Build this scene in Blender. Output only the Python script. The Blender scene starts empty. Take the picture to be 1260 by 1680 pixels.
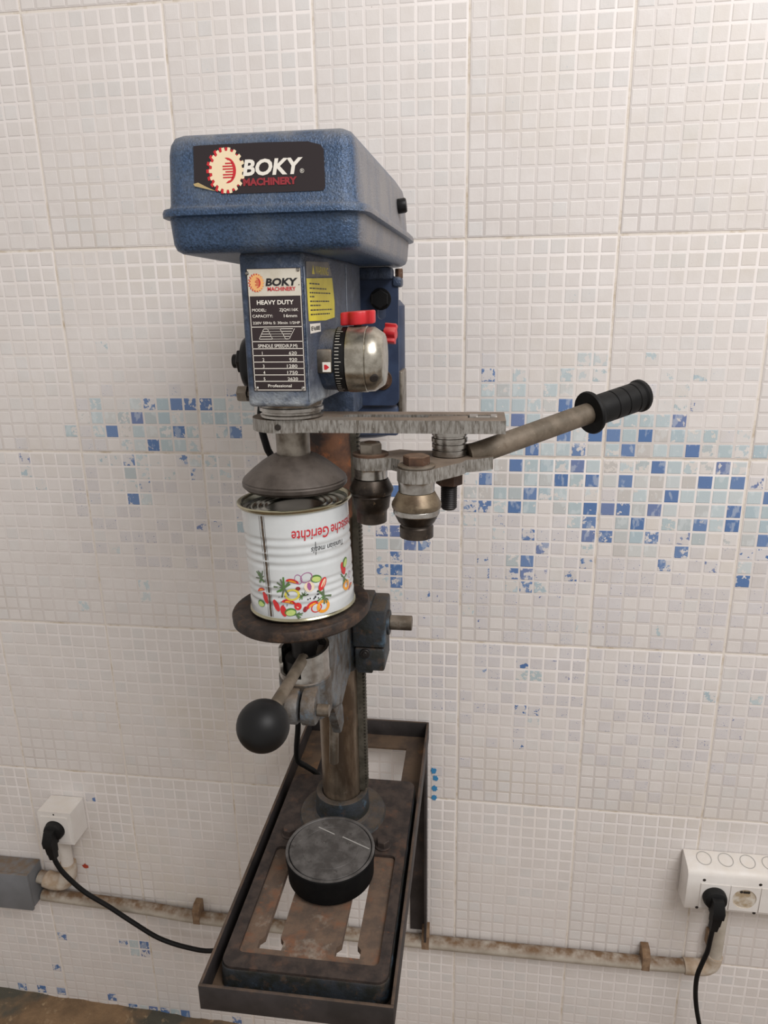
import bpy, bmesh, math, random
from mathutils import Vector, Matrix, noise
# ------------------------------------------------------------------ camera, world, light, exposure
scene = bpy.context.scene
COL = scene.collection
cam_data = bpy.data.cameras.new('camera')
cam = bpy.data.objects.new('camera', cam_data); COL.objects.link(cam)
cam_data.sensor_fit = 'HORIZONTAL'; cam_data.sensor_width = 36.0
cam_data.lens = 1155.0 / 1260.0 * 36.0
cam_data.clip_start = 0.01
cam.matrix_world = Matrix(((0.991315, -0.022519, 0.129566, 0.021519),
                           (0.130619, 0.283, -0.950184, -1.023477),
                           (-0.01527, 0.958856, 0.283484, 0.817575),
                           (0, 0, 0, 1)))
scene.camera = cam
world = bpy.data.worlds.new('world'); scene.world = world; world.use_nodes = True
bg = world.node_tree.nodes['Background']
bg.inputs['Color'].default_value = (1.0, 0.945, 0.895, 1); bg.inputs['Strength'].default_value = 0.57
def area(name, loc, target, sx, sy, power, color):
    l = bpy.data.lights.new(name, 'AREA'); l.shape = 'RECTANGLE'; l.size = sx; l.size_y = sy
    l.energy = power; l.color = color
    o = bpy.data.objects.new(name, l); COL.objects.link(o); o.location = loc
    o.rotation_euler = (Vector(target) - Vector(loc)).to_track_quat('-Z', 'Y').to_euler()
    return o
area('window_daylight', (1.25, -1.75, 2.40), (-0.15, 0.0, 0.75), 1.5, 1.2, 57.0, (1.0, 0.98, 0.975))
vs = scene.view_settings
vs.view_transform = 'Standard'; vs.look = 'None'; vs.gamma = 1.0; vs.use_curve_mapping = False
vs.exposure = 0.0
random.seed(7)
PI = math.pi
# ------------------------------------------------------------------ materials
def rgb(h):
    h = h.lstrip('#'); c = [int(h[i:i+2], 16) / 255 for i in (0, 2, 4)]
    return tuple(((x / 12.92) if x <= .04045 else ((x + .055) / 1.055) ** 2.4) for x in c) + (1.0,)
class NT:
    def __init__(s, name):
        s.m = bpy.data.materials.new(name); s.m.use_nodes = True
        s.t = s.m.node_tree; s.b = s.t.nodes['Principled BSDF']; s.pos = s.n('ShaderNodeNewGeometry')
        s.k = random.random() * 20
    def n(s, ty, **kw):
        nd = s.t.nodes.new(ty)
        for a, v in kw.items(): setattr(nd, a, v)
        return nd
    def l(s, a, b): s.t.links.new(a, b)
    def coords(s, stretch=None):
        if stretch is None: return s.pos.outputs['Position']
        mp = s.n('ShaderNodeMapping'); mp.inputs['Scale'].default_value = stretch
        s.l(s.pos.outputs['Position'], mp.inputs['Vector']); return mp.outputs['Vector']
    def noise(s, scale, detail=5, rough=.6, stretch=None, off=True):
        v = s.coords(stretch)
        ad = s.n('ShaderNodeVectorMath'); ad.operation = 'ADD'; s.k += 3.71
        ad.inputs[1].default_value = (s.k, s.k * .7, -s.k)
        s.l(v, ad.inputs[0])
        nz = s.n('ShaderNodeTexNoise'); nz.inputs['Scale'].default_value = scale
        nz.inputs['Detail'].default_value = detail; nz.inputs['Roughness'].default_value = rough
        s.l(ad.outputs[0], nz.inputs['Vector']); return nz.outputs[0]
    def ramp(s, v, lo, hi, a=0.0, b=1.0):
        mr = s.n('ShaderNodeMapRange'); mr.inputs[1].default_value = lo; mr.inputs[2].default_value = hi
        mr.inputs[3].default_value = a; mr.inputs[4].default_value = b
        s.l(v, mr.inputs[0]); return mr.outputs[0]
    def math(s, op, a, b):
        m = s.n('ShaderNodeMath'); m.operation = op
        for i, x in enumerate((a, b)):
            if isinstance(x, (int, float)): m.inputs[i].default_value = x
            else: s.l(x, m.inputs[i])
        return m.outputs[0]
    def mix(s, f, a, b):
        mx = s.n('ShaderNodeMix'); mx.data_type = 'RGBA'
        if isinstance(f, (int, float)): mx.inputs[0].default_value = f
        else: s.l(f, mx.inputs[0])
        for i, x in ((6, a), (7, b)):
            if isinstance(x, tuple): mx.inputs[i].default_value = x
            else: s.l(x, mx.inputs[i])
        return mx.outputs[2]
    def bump(s, h, strength, dist=.001, prev=None):
        b = s.n('ShaderNodeBump'); b.inputs['Strength'].default_value = strength; b.inputs['Distance'].default_value = dist
        s.l(h, b.inputs['Height'])
        if prev is not None: s.l(prev, b.inputs['Normal'])
        return b.outputs[0]
MATS = {}
def material(name, c1, c2=None, sc=40, lo=.4, hi=.6, rough=.5, metal=0.0, stretch=None, spots=(), dust=None, bump=None, bsc=300, spec=.5, coat=0, flank=None, worn=None):
    """c1/c2 mottled by noise; spots: (colour, scale, lo, hi, rough, metal); dust: (colour, amount) lies on upward faces"""
    s = NT(name); c1 = rgb(c1) if isinstance(c1, str) else c1
    col = c1
    if c2: col = s.mix(s.ramp(s.noise(sc, stretch=stretch), lo, hi), c1, rgb(c2))
    r = rough; m = metal
    for sp in spots:
        f = s.ramp(s.noise(sp[1], detail=7, rough=.65), sp[2], sp[3])
        col = s.mix(f, col, rgb(sp[0]))
        r = s.math('ADD', s.math('MULTIPLY', f, sp[4] - rough), r)
        m = s.math('ADD', s.math('MULTIPLY', f, sp[5] - metal), m)
    if dust:
        sep = s.n('ShaderNodeSeparateXYZ'); s.l(s.pos.outputs['Normal'], sep.inputs[0])
        up = s.ramp(sep.outputs[2], .15, .85)
        f = s.math('MULTIPLY', s.math('MULTIPLY', up, s.ramp(s.noise(60, 6), .25, .6)), dust[1])
        col = s.mix(f, col, rgb(dust[0]))
        r = s.math('ADD', s.math('MULTIPLY', f, .35), r)
        m = s.math('MULTIPLY', s.math('SUBTRACT', 1.0, f), m)
    if flank:                                        # greyer mottling on faces turned to the right
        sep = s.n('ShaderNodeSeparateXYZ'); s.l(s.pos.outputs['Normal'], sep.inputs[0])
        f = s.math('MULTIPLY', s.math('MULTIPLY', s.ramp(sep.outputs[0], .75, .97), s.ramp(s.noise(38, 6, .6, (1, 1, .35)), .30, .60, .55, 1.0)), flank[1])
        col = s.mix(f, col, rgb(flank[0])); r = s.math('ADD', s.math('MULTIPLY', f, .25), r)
    if worn:                                         # paler mottling that grows toward the lower end of the casting
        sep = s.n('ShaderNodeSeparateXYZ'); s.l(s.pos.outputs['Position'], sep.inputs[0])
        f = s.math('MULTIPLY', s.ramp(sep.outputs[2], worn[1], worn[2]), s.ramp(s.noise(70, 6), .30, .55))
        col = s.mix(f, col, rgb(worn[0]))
    for key, v in (('Base Color', col), ('Roughness', r), ('Metallic', m)):
        if isinstance(v, (tuple, int, float)): s.b.inputs[key].default_value = v
        else: s.l(v, s.b.inputs[key])
    s.b.inputs['Specular IOR Level'].default_value = spec
    if coat: s.b.inputs['Coat Weight'].default_value = coat
    if bump:
        h = s.noise(bsc, 3, .5, stretch)
        s.l(s.bump(h, bump[0], bump[1]), s.b.inputs['Normal'])
    MATS[name] = s.m; return s.m
def plain(name, c, rough=.6, metal=0.0): return material(name, c, rough=rough, metal=metal)

material('blue_hammertone', '#435b7c', '#283a50', sc=520, lo=.35, hi=.65, rough=.36, metal=.25, bump=(.6, .0016), bsc=640,
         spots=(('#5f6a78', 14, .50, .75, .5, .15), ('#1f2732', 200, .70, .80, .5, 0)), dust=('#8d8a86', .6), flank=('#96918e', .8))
material('blue_cast', '#3f4c62', '#2c384a', sc=90, rough=.45, metal=.2, bump=(.5, .0016), bsc=520,
         spots=(('#7b828c', 34, .56, .74, .5, .2), ('#17191c', 160, .68, .76, .6, 0)), dust=('#857c70', .5))
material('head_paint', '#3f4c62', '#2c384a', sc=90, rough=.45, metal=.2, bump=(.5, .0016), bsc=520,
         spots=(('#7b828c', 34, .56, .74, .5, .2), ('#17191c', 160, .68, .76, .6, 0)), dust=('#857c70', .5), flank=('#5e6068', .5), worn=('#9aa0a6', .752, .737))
material('blue_plate', '#33425e', '#293650', sc=40, rough=.5, metal=.1, spots=(('#1b2029', 90, .66, .76, .6, 0),), dust=('#857c70', .4))
material('blue_dark_cast', '#2b3036', '#20221f', sc=55, rough=.55, spots=(('#4c6274', 45, .58, .74, .5, .1), ('#4a382a', 70, .56, .72, .8, 0)), dust=('#5b4c3e', .6), bump=(.5, .001), bsc=260)
material('grey_worn_cast', '#6b6d6e', '#4a423a', sc=45, rough=.5, metal=.35, spots=(('#55636f', 55, .54, .68, .5, .2), ('#2a221b', 150, .64, .73, .8, 0), ('#8a5f3e', 40, .64, .76, .8, 0)), dust=('#7c6a57', .6), bump=(.6, .0012), bsc=330)
material('rack_steel', '#5e594f', '#454138', sc=60, rough=.5, metal=.5, spots=(('#2a221b', 150, .6, .7, .8, 0),))
material('column_steel', '#8f8171', '#5b4d40', sc=34, rough=.32, metal=.8, stretch=(1, 1, .25),
         spots=(('#2b2018', 110, .63, .69, .8, 0), ('#5d4630', 26, .54, .74, .6, .3)))
material('rusty_column', '#6a4630', '#2c2220', sc=24, rough=.75, metal=.15, spots=(('#8a5230', 60, .58, .7, .9, 0),), bump=(.4, .001), bsc=200)
material('raw_steel', '#b4b1ac', '#918c86', sc=60, rough=.24, metal=.95, spots=(('#5e4a38', 60, .66, .80, .7, .2),))
material('worn_steel', '#8f887e', '#625a50', sc=40, rough=.38, metal=.75, spots=(('#55402e', 55, .58, .72, .8, .1),), dust=('#8d7a66', .5))
material('chrome_hub', '#b9b5aa', '#9b968b', sc=130, rough=.25, metal=.95, spots=(('#8a6a45', 24, .60, .74, .6, .3), ('#3a3630', 380, .64, .72, .6, .2)), dust=('#9c8a70', .4))
material('dusty_bar', '#827365', '#6c5f53', sc=30, rough=.7, metal=.15, spots=(('#4b3526', 90, .64, .74, .9, 0), ('#a29a90', 14, .58, .75, .45, .6)), bump=(.2, .0006), bsc=260)
material('sawn_edge', '#9b9893', '#6a645c', sc=520, lo=.40, hi=.64, rough=.42, metal=.5, stretch=(1, 1, .22), spots=(('#2b241e', 130, .64, .70, .8, 0), ('#8a4f2b', 40, .68, .76, .9, 0)), bump=(.5, .0006), bsc=700)
material('chuck_iron', '#5a534e', '#3c3530', sc=22, rough=.45, metal=.45, spots=(('#2b1f19', 60, .62, .72, .8, .1),), dust=('#6f655d', .35))
material('dark_iron', '#392d26', '#241c18', sc=70, rough=.6, metal=.25, spots=(('#5c4330', 50, .54, .72, .8, .1),), bump=(.3, .0006), bsc=500)
material('roller_steel', '#7d705d', '#4e4134', sc=45, rough=.36, metal=.7, spots=(('#3a2a1f', 75, .58, .68, .8, .1), ('#b3a58b', 120, .64, .74, .3, .9)), dust=('#a08a6c', .35))
material('roller_dark', '#4a4139', '#26201c', sc=40, rough=.4, metal=.65, spots=(('#84715a', 100, .62, .72, .4, .7),))
material('rusty_bolt', '#5b4232', '#3a2a22', sc=60, rough=.7, metal=.3, spots=(('#8a8178', 90, .62, .7, .45, .6),), dust=('#8a7460', .5))
material('rust_plate', '#6b5748', '#57493f', sc=55, rough=.8, metal=.1, spots=(('#75503a', 42, .53, .70, .9, 0), ('#8c8276', 30, .58, .72, .7, .1), ('#8c5230', 90, .62, .74, .9, 0), ('#2e2620', 220, .66, .73, .9, 0)), bump=(.4, .0007), bsc=350)
material('brown_iron', '#40352f', '#2c2421', sc=60, rough=.75, metal=.1, spots=(('#5b4233', 36, .56, .76, .9, 0), ('#6e452c', 60, .66, .78, .9, 0), ('#8d857c', 320, .72, .78, .8, 0)), bump=(.3, .0006), bsc=400)
material('tray_iron', '#3c3737', '#2d2928', sc=18, rough=.6, metal=.3, spots=(('#5b4334', 26, .6, .76, .85, 0),), dust=('#6b5542', .55), bump=(.15, .0005), bsc=300)
material('tray_flange', '#574535', '#3f3228', sc=26, rough=.85, spots=(('#7d5a3c', 20, .58, .72, .9, 0), ('#a8a199', 300, .73, .78, .8, 0)))
material('black_plastic', '#101011', '#161617', sc=20, rough=.42, spec=.25)
material('black_rubber', '#111112', '#171717', sc=40, rough=.55, spec=.2, dust=('#4a4845', .12), bump=(.2, .0005), bsc=900)
material('ball_plastic', '#101011', '#141415', sc=30, rough=.46, spec=.25)
material('dark_steel', '#2d2a29', '#1e1c1c', sc=40, rough=.5, metal=.5)
material('red_plastic', '#c8242c', '#b51f28', sc=30, rough=.42, dust=('#c98a80', .45))
material('tube_dust', '#786c5e', '#5e5447', sc=45, rough=.62, metal=.25, spots=(('#5a4a3a', 60, .58, .74, .8, 0), ('#a29684', 240, .66, .74, .6, .2)), bump=(.15, .0005), bsc=500)
material('disc_top', '#5f5c5a', '#464341', sc=60, rough=.55, metal=.2, spots=(('#36322f', 90, .6, .70, .7, 0), ('#8a8682', 220, .66, .74, .6, 0)), bump=(.2, .0005), bsc=300)
material('disc_black', '#0b0b0c', '#101010', sc=60, rough=.75, spec=.12, bump=(.2, .0005), bsc=500)
material('can_white', '#cdd0d1', '#c5c9ca', sc=30, rough=.22, metal=.0, coat=.5)
material('tin', '#b9b49a', '#a9a48c', sc=60, rough=.22, metal=.95)
material('tin_inside', '#8f9088', '#7a7a72', sc=30, rough=.2, metal=.95)
material('seam_dark', '#6b5d4f', '#4a3f35', sc=200, rough=.4, metal=.4)
material('white_plastic', '#e2deda', '#d9d4cf', sc=14, rough=.38, spots=(('#a89a86', 40, .70, .82, .6, 0),), dust=('#cfc3b2', .35))
material('white_plastic_dull', '#cfc9c2', '#c2bab1', sc=20, rough=.5, spots=(('#8b7355', 40, .62, .78, .8, 0),))
material('socket_well', '#cfc8bd', '#a8957a', sc=60, rough=.5)
material('conduit', '#b3ab9f', '#a0978a', sc=24, rough=.6, spots=(('#8b755b', 26, .60, .76, .8, 0),), dust=('#6d5238', .95))
material('conduit_fitting', '#c7beb2', '#a6937d', sc=30, rough=.6, dust=('#9c8064', .6))
material('clip_brown', '#8c745c', '#6d5643', sc=60, rough=.8, dust=('#6b5138', .8))
material('grey_box', '#74767a', '#6c6e71', sc=16, rough=.5, dust=('#6f5d4a', .9))
material('pale_wear_highlight', '#8d96a3', '#5c6878', sc=160, rough=.4, metal=.5)  # edge wear colour, also used to paint a highlight on the head
plain('ink_black', '#17161a', .5); plain('ink_red', '#c3202c', .5); plain('ink_white', '#e4dfd5', .5); plain('ink_cream', '#ead7b4', .5)
plain('ink_dull_red', '#8e2730', .5); plain('sticker_black', '#241b1e', .42); plain('plate_brown', '#2b1e20', .38); plain('adhesive', '#b09a6c', .6)
plain('ink_grey', '#9a9894', .5); plain('ink_amber', '#e8b070', .5)
material('sticker_yellow', '#dccd3e', '#d2c238', sc=60, rough=.5); material('sticker_brown', '#6f6a63', '#5c5854', sc=60, rough=.5); material('plate_cream', '#d3cdbf', '#c4bcab', sc=30, rough=.45)
plain('veg_red', '#cc2a2c', .3); plain('veg_dark_red', '#8a2a2c', .3); plain('veg_orange', '#e89a2c', .3); plain('veg_yellow', '#cfc24a', .3)
plain('veg_green', '#4f7a35', .3); plain('veg_lime', '#bcd07a', .3); plain('veg_herb', '#5c6c50', .3); plain('veg_purple', '#a05a8c', .3); plain('veg_cream', '#e6d3b4', .3)
plain('paint_blue', '#3a86b8', .6); plain('paint_red', '#a8402c', .6); plain('hole_dark', '#241d18', .8); plain('arrow_red', '#c8202a', .5)
def floor_material():
    s = NT('floor_dirt')
    c = s.mix(s.ramp(s.noise(14, 8), .4, .62), rgb('#8a6f52'), rgb('#6b5640'))
    c = s.mix(s.ramp(s.noise(5, 4), .52, .6), c, rgb('#4f4c42'))
    c = s.mix(s.ramp(s.noise(60, 6), .6, .7), c, rgb('#a08869'))
    s.l(c, s.b.inputs['Base Color']); s.b.inputs['Roughness'].default_value = .9
    s.l(s.bump(s.noise(50, 8, .7), .8, .006), s.b.inputs['Normal']); MATS['floor_dirt'] = s.m
floor_material()
def wall_materials():
    # painted-over ceramic: warm brush paint, ochre grime in the joints low down and in the worn band
    def paint(s, c1, c2):
        c = s.mix(s.ramp(s.noise(22, 5), .35, .65), rgb(c1), rgb(c2))
        c = s.mix(s.ramp(s.noise(5, 4), .55, .8, 0, .55), c, rgb('#c9bfae'))
        c = s.mix(s.ramp(s.noise(330, 3), .735, .76, 0, .8), c, rgb('#6c6256'))
        return c
    def bumps(s):
        b = s.bump(s.noise(60, 4, .6, (1, 1, .6)), .35, .0012)
        return s.bump(s.noise(700, 2, .5), .12, .0006, b)
    s = NT('painted_tile')
    c = paint(s, '#e1dbd8', '#dbd4d0')
    c = s.mix(s.ramp(s.noise(38, 8, .75), .62, .74, 0, .4), c, rgb('#bdb09b'))
    s.l(c, s.b.inputs['Base Color']); s.b.inputs['Roughness'].default_value = .55; s.l(bumps(s), s.b.inputs['Normal']); MATS['painted_tile'] = s.m
    s = NT('joint_grout')
    c = s.mix(s.ramp(s.noise(30, 8, .75), .50, .72), rgb('#dcd4cb'), rgb('#b3a288'))
    s.l(c, s.b.inputs['Base Color']); s.b.inputs['Roughness'].default_value = .8; s.l(bumps(s), s.b.inputs['Normal']); MATS['joint_grout'] = s.m
    for nm in ('mosaic_piece', 'mosaic_field'):
        s = NT(nm)
        if nm == 'mosaic_piece':
            a = s.n('ShaderNodeObjectInfo'); gcol, gal = a.outputs['Color'], a.outputs['Alpha']
        else:
            a = s.n('ShaderNodeAttribute'); a.attribute_name = 'glaze'; gcol, gal = a.outputs['Color'], a.outputs['Alpha']
        base = paint(s, '#dcd7d4', '#d6d0cc')
        base = s.mix(.10, base, gcol)
        sw = s.ramp(s.noise(95, 3, .5, (1, 1, .5)), .56, .62, 0, .30)      # the marbling of the glass
        glaze = s.mix(sw, gcol, rgb('#dfe3e4'))
        co = s.math('ADD', s.math('MULTIPLY', s.noise(105, 2, .5), .76), s.math('MULTIPLY', s.noise(520, 2, .6), .24))
        fi = s.math('ADD', s.math('MULTIPLY', s.noise(120, 2, .5), .25), s.math('MULTIPLY', s.noise(430, 3, .6), .75))
        fw = s.ramp(gal, .84, .92)
        nz = s.math('ADD', s.math('MULTIPLY', co, s.math('SUBTRACT', 1.0, fw)), s.math('MULTIPLY', fi, fw))
        thr = s.ramp(gal, 0.0, 1.0, .69, .355)
        f = s.ramp(s.math('SUBTRACT', nz, thr), -.006, .006)
        f = s.math('MULTIPLY', f, s.math('GREATER_THAN', gal, .02))
        s.l(s.mix(f, glaze, base), s.b.inputs['Base Color'])
        s.l(s.ramp(f, 0, 1, .18, .5), s.b.inputs['Roughness'])
        s.l(s.bump(f, .25, .0004, bumps(s)), s.b.inputs['Normal'])
        MATS[nm] = s.m
wall_materials()
# ------------------------------------------------------------------ mesh helpers
ORG = {}                                            # world origin of each object that parents others
def finish(bm, name, mat, parent=None, smooth=35, mats=None):
    bmesh.ops.remove_doubles(bm, verts=bm.verts, dist=1e-6)
    bmesh.ops.recalc_face_normals(bm, faces=bm.faces)
    return link(bm, name, mat, parent, smooth, mats)
def link(bm, name, mat, parent=None, smooth=35, mats=None):
    xs = [v.co for v in bm.verts]
    lo = Vector([min(c[i] for c in xs) for i in range(3)]); hi = Vector([max(c[i] for c in xs) for i in range(3)])
    ctr = (lo + hi) / 2
    for v in bm.verts: v.co -= ctr
    me = bpy.data.meshes.new(name); bm.to_mesh(me); bm.free()
    for m in (mats or [mat]): me.materials.append(MATS[m])
    if smooth:
        me.shade_smooth(); me.set_sharp_from_angle(angle=math.radians(smooth))
    o = bpy.data.objects.new(name, me); COL.objects.link(o)
    if parent: o.parent = parent; o.location = ctr - ORG[parent.name]
    else: o.location = ctr
    ORG[o.name] = ctr
    return o
def thing(name, loc, label, cat, group=None):
    o = bpy.data.objects.new(name, None); COL.objects.link(o); o.location = loc; o.empty_display_size = .02
    ORG[o.name] = Vector(loc); return tag(o, label, cat, group)
def tag(o, label, cat=None, group=None):
    o['label'] = label
    if cat: o['category'] = cat
    if group: o['group'] = group
    return o
def structure(o, label=None, cat=None):
    o['kind'] = 'structure'
    if label: o['label'] = label
    if cat: o['category'] = cat
    return o
def bevel(bm, w, seg=2, ang=30):
    es = [e for e in bm.edges if len(e.link_faces) == 2 and e.calc_face_angle(0) > math.radians(ang)]
    bmesh.ops.bevel(bm, geom=es, offset=w, segments=seg, affect='EDGES', profile=.5, clamp_overlap=True)
    return bm
def box(x0, x1, y0, y1, z0, z1, bm=None):
    bm = bm or bmesh.new()
    r = bmesh.ops.create_cube(bm, size=1)
    bmesh.ops.transform(bm, matrix=Matrix.Translation(((x0+x1)/2, (y0+y1)/2, (z0+z1)/2)) @ Matrix.Diagonal((x1-x0, y1-y0, z1-z0, 1)), verts=r['verts'])
    return bm
def bbox_(x0, x1, y0, y1, z0, z1, w=.001, seg=2): return bevel(box(x0, x1, y0, y1, z0, z1), w, seg)
def frame_for(axis):
    a = Vector(axis).normalized(); t = Vector((0, 0, 1)) if abs(a.z) < .9 else Vector((1, 0, 0))
    u = t.cross(a).normalized(); return u, a.cross(u).normalized(), a
def lathe(prof, origin=(0, 0, 0), axis=(0, 0, 1), seg=32, bm=None, cap=True, sq=None):
    """prof: (radius, height along axis)"""
    bm = bm or bmesh.new(); u, v, a = frame_for(axis); o = Vector(origin); rings = []
    for r, h in prof:
        if r < 1e-7: rings.append([bm.verts.new(o + a * h)])
        else: rings.append([bm.verts.new(o + a * h + u * (r * math.cos(2*PI*k/seg)) + v * (r * math.sin(2*PI*k/seg))) for k in range(seg)])
    for A, B in zip(rings, rings[1:]):
        for k in range(seg):
            p = [A[k % len(A)], A[(k+1) % len(A)], B[(k+1) % len(B)], B[k % len(B)]]
            p = [x for i, x in enumerate(p) if x not in p[:i]]
            if len(p) >= 3: bm.faces.new(p)
    if cap:
        for R in (rings[0], rings[-1]):
            if len(R) > 1: bm.faces.new(R)
    return bm
def cyl(r, h0, h1, origin, axis=(0, 0, 1), seg=28, w=.0006, bm=None):
    w = min(w, abs(h1-h0)*.4, r*.4)
    return lathe([(r-w, h0), (r, h0+w), (r, h1-w), (r-w, h1)], origin, axis, seg, bm)
def hexa(r, h0, h1, origin, axis=(0, 0, 1), rot=0.0, bm=None):
    bm = bm or bmesh.new(); u, v, a = frame_for(axis); o = Vector(origin)
    def ring(rr, h): return [bm.verts.new(o + a*h + u*(rr*math.cos(rot+PI*k/3)) + v*(rr*math.sin(rot+PI*k/3))) for k in range(6)]
    w = (h1-h0)*.12; R = [ring(r, h0), ring(r, h1-w), ring(r*.9, h1)]
    for A, B in zip(R, R[1:]):
        for k in range(6): bm.faces.new([A[k], A[(k+1) % 6], B[(k+1) % 6], B[k]])
    bm.faces.new(R[0]); bm.faces.new(R[-1]); return bm
def tube(path, r, seg=10, sub=6, bm=None, taper=None):
    """smooth round tube through the path (Catmull-Rom)"""
    P = [Vector(p) for p in path]; pts = []
    if sub > 1 and len(P) > 2:
        Q = [P[0]*2-P[1]] + P + [P[-1]*2-P[-2]]
        for i in range(1, len(Q)-2):
            for k in range(sub):
                t = k/sub; a, b, c, d = Q[i-1:i+3]
                pts.append(.5*((2*b) + (c-a)*t + (2*a-5*b+4*c-d)*t*t + (3*b-a-3*c+d)*t**3))
        pts.append(P[-1])
    else: pts = P
    bm = bm or bmesh.new(); rings = []; u = None
    for i, p in enumerate(pts):
        d = (pts[min(i+1, len(pts)-1)] - pts[max(i-1, 0)]).normalized()
        if u is None: u = frame_for(d)[0]
        u = (u - d*u.dot(d)).normalized(); v = d.cross(u)
        rr = r if not taper else r + (taper - r) * i/(len(pts)-1)
        rings.append([bm.verts.new(p + u*(rr*math.cos(2*PI*k/seg)) + v*(rr*math.sin(2*PI*k/seg))) for k in range(seg)])
    for A, B in zip(rings, rings[1:]):
        for k in range(seg): bm.faces.new([A[k], A[(k+1) % seg], B[(k+1) % seg], B[k]])
    bm.faces.new(rings[0]); bm.faces.new(rings[-1]); return bm
def rrect(x0, x1, y0, y1, r, n=5):
    out = []
    rs = r if isinstance(r, (list, tuple)) else [r]*4     # corners: (x1,y0) (x1,y1) (x0,y1) (x0,y0)
    for (cx, cy, a0), q in zip(((x1, y0, -90), (x1, y1, 0), (x0, y1, 90), (x0, y0, 180)), rs):
        sx = cx - q if cx == x1 else cx + q; sy = cy + q if cy == y0 else cy - q
        for k in range(n+1):
            a = math.radians(a0 + 90*k/n); out.append((sx + q*math.cos(a), sy + q*math.sin(a)))
    return out
def circle(cx, cy, r, n=24, a0=0, a1=360):
    full = a1 - a0 == 360
    return [(cx + r*math.cos(math.radians(a0+(a1-a0)*k/(n if full else n-1))), cy + r*math.sin(math.radians(a0+(a1-a0)*k/(n if full else n-1)))) for k in range(n)]
def plate(outer, holes, h0, h1, fn=None, bm=None):
    """flat plate with holes: outline in (a,b), thickness h0..h1; fn maps (a,b,h) to the world"""
    fn = fn or (lambda a, b, h: (a, b, h)); bm = bm or bmesh.new()
    t = bmesh.new(); es = []
    for loop in [outer] + list(holes):
        vv = [t.verts.new((p[0], p[1], 0)) for p in loop]
        es += [t.edges.new((vv[i], vv[(i+1) % len(vv)])) for i in range(len(vv))]
    bmesh.ops.triangle_fill(t, use_beauty=True, use_dissolve=False, edges=es)
    t.verts.index_update()
    top = [bm.verts.new(fn(v.co.x, v.co.y, h1)) for v in t.verts]; bot = [bm.verts.new(fn(v.co.x, v.co.y, h0)) for v in t.verts]
    for f in t.faces:
        ix = [v.index for v in f.verts]
        bm.faces.new([top[i] for i in ix]); bm.faces.new([bot[i] for i in reversed(ix)])
    for e in t.edges:
        if len(e.link_faces) == 1:
            a, b = e.verts[0].index, e.verts[1].index; bm.faces.new([top[a], top[b], bot[b], bot[a]])
    t.free(); return bm
def prism(outline, h0, h1, fn=None, w=0, seg=2, bm=None):
    fn = fn or (lambda a, b, h: (a, b, h)); own = bm is None; bm = bm or bmesh.new()
    A = [bm.verts.new(fn(p[0], p[1], h0)) for p in outline]; B = [bm.verts.new(fn(p[0], p[1], h1)) for p in outline]
    n = len(A); bm.faces.new(A); bm.faces.new(B)
    for k in range(n): bm.faces.new([A[k], A[(k+1) % n], B[(k+1) % n], B[k]])
    bmesh.ops.recalc_face_normals(bm, faces=bm.faces)
    if w: bevel(bm, w, seg, 50)
    return bm
def loft(sections, close=True):
    bm = bmesh.new(); R = [[bm.verts.new(p) for p in s] for s in sections]
    for A, B in zip(R, R[1:]):
        n = len(A)
        for k in range(n): bm.faces.new([A[k], A[(k+1) % n], B[(k+1) % n], B[k]])
    if close: bm.faces.new(R[0]); bm.faces.new(R[-1])
    return bm
def XZ(y0): return lambda a, b, h: (a, y0 + h, b)
def join(*bms):
    bm = bms[0]
    for o in bms[1:]:
        me = bpy.data.meshes.new('t'); o.to_mesh(me); o.free(); bm.from_mesh(me); bpy.data.meshes.remove(me)
    return bm
# flat lettering: the built-in font turned into flat mesh, then laid on a surface by fn(x, y)
def letters(text, height, fn, bm=None, bold=0.0, shear=0.0, width=None, align='LEFT', midx=0, sub=0):
    cu = bpy.data.curves.new('t', 'FONT'); cu.body = text; cu.size = 1.0; cu.offset = bold; cu.shear = shear; cu.resolution_u = 3
    o = bpy.data.objects.new('t', cu); COL.objects.link(o)
    bpy.context.view_layer.update()
    me = bpy.data.meshes.new_from_object(o.evaluated_get(bpy.context.evaluated_depsgraph_get()))
    bpy.data.objects.remove(o); bpy.data.curves.remove(cu)
    xs = [v.co.x for v in me.vertices]; ys = [v.co.y for v in me.vertices]
    x0, x1 = min(xs), max(xs); sc = height / .72
    sx = (width / (x1-x0)) if width else sc
    w = (x1-x0)*sx; ox = {'LEFT': 0, 'CENTER': -w/2, 'RIGHT': -w}[align]
    bm = bm or bmesh.new(); nv = [bm.verts.new(fn((v.co.x-x0)*sx + ox, v.co.y*sc)) for v in me.vertices]
    for p in me.polygons:
        try: bm.faces.new([nv[i] for i in p.vertices]).material_index = midx
        except ValueError: pass
    bpy.data.meshes.remove(me); return bm
def flat(poly, fn, bm=None, midx=0):
    bm = bm or bmesh.new(); f = bm.faces.new([bm.verts.new(fn(*p)) for p in poly]); f.material_index = midx; return bm
def bar2(x0, y0, x1, y1, w, fn, bm=None, midx=0):
    d = Vector((x1-x0, y1-y0)); n = Vector((-d.y, d.x)).normalized()*w/2
    return flat([(x0+n.x, y0+n.y), (x0-n.x, y0-n.y), (x1-n.x, y1-n.y), (x1+n.x, y1+n.y)], fn, bm, midx)
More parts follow.
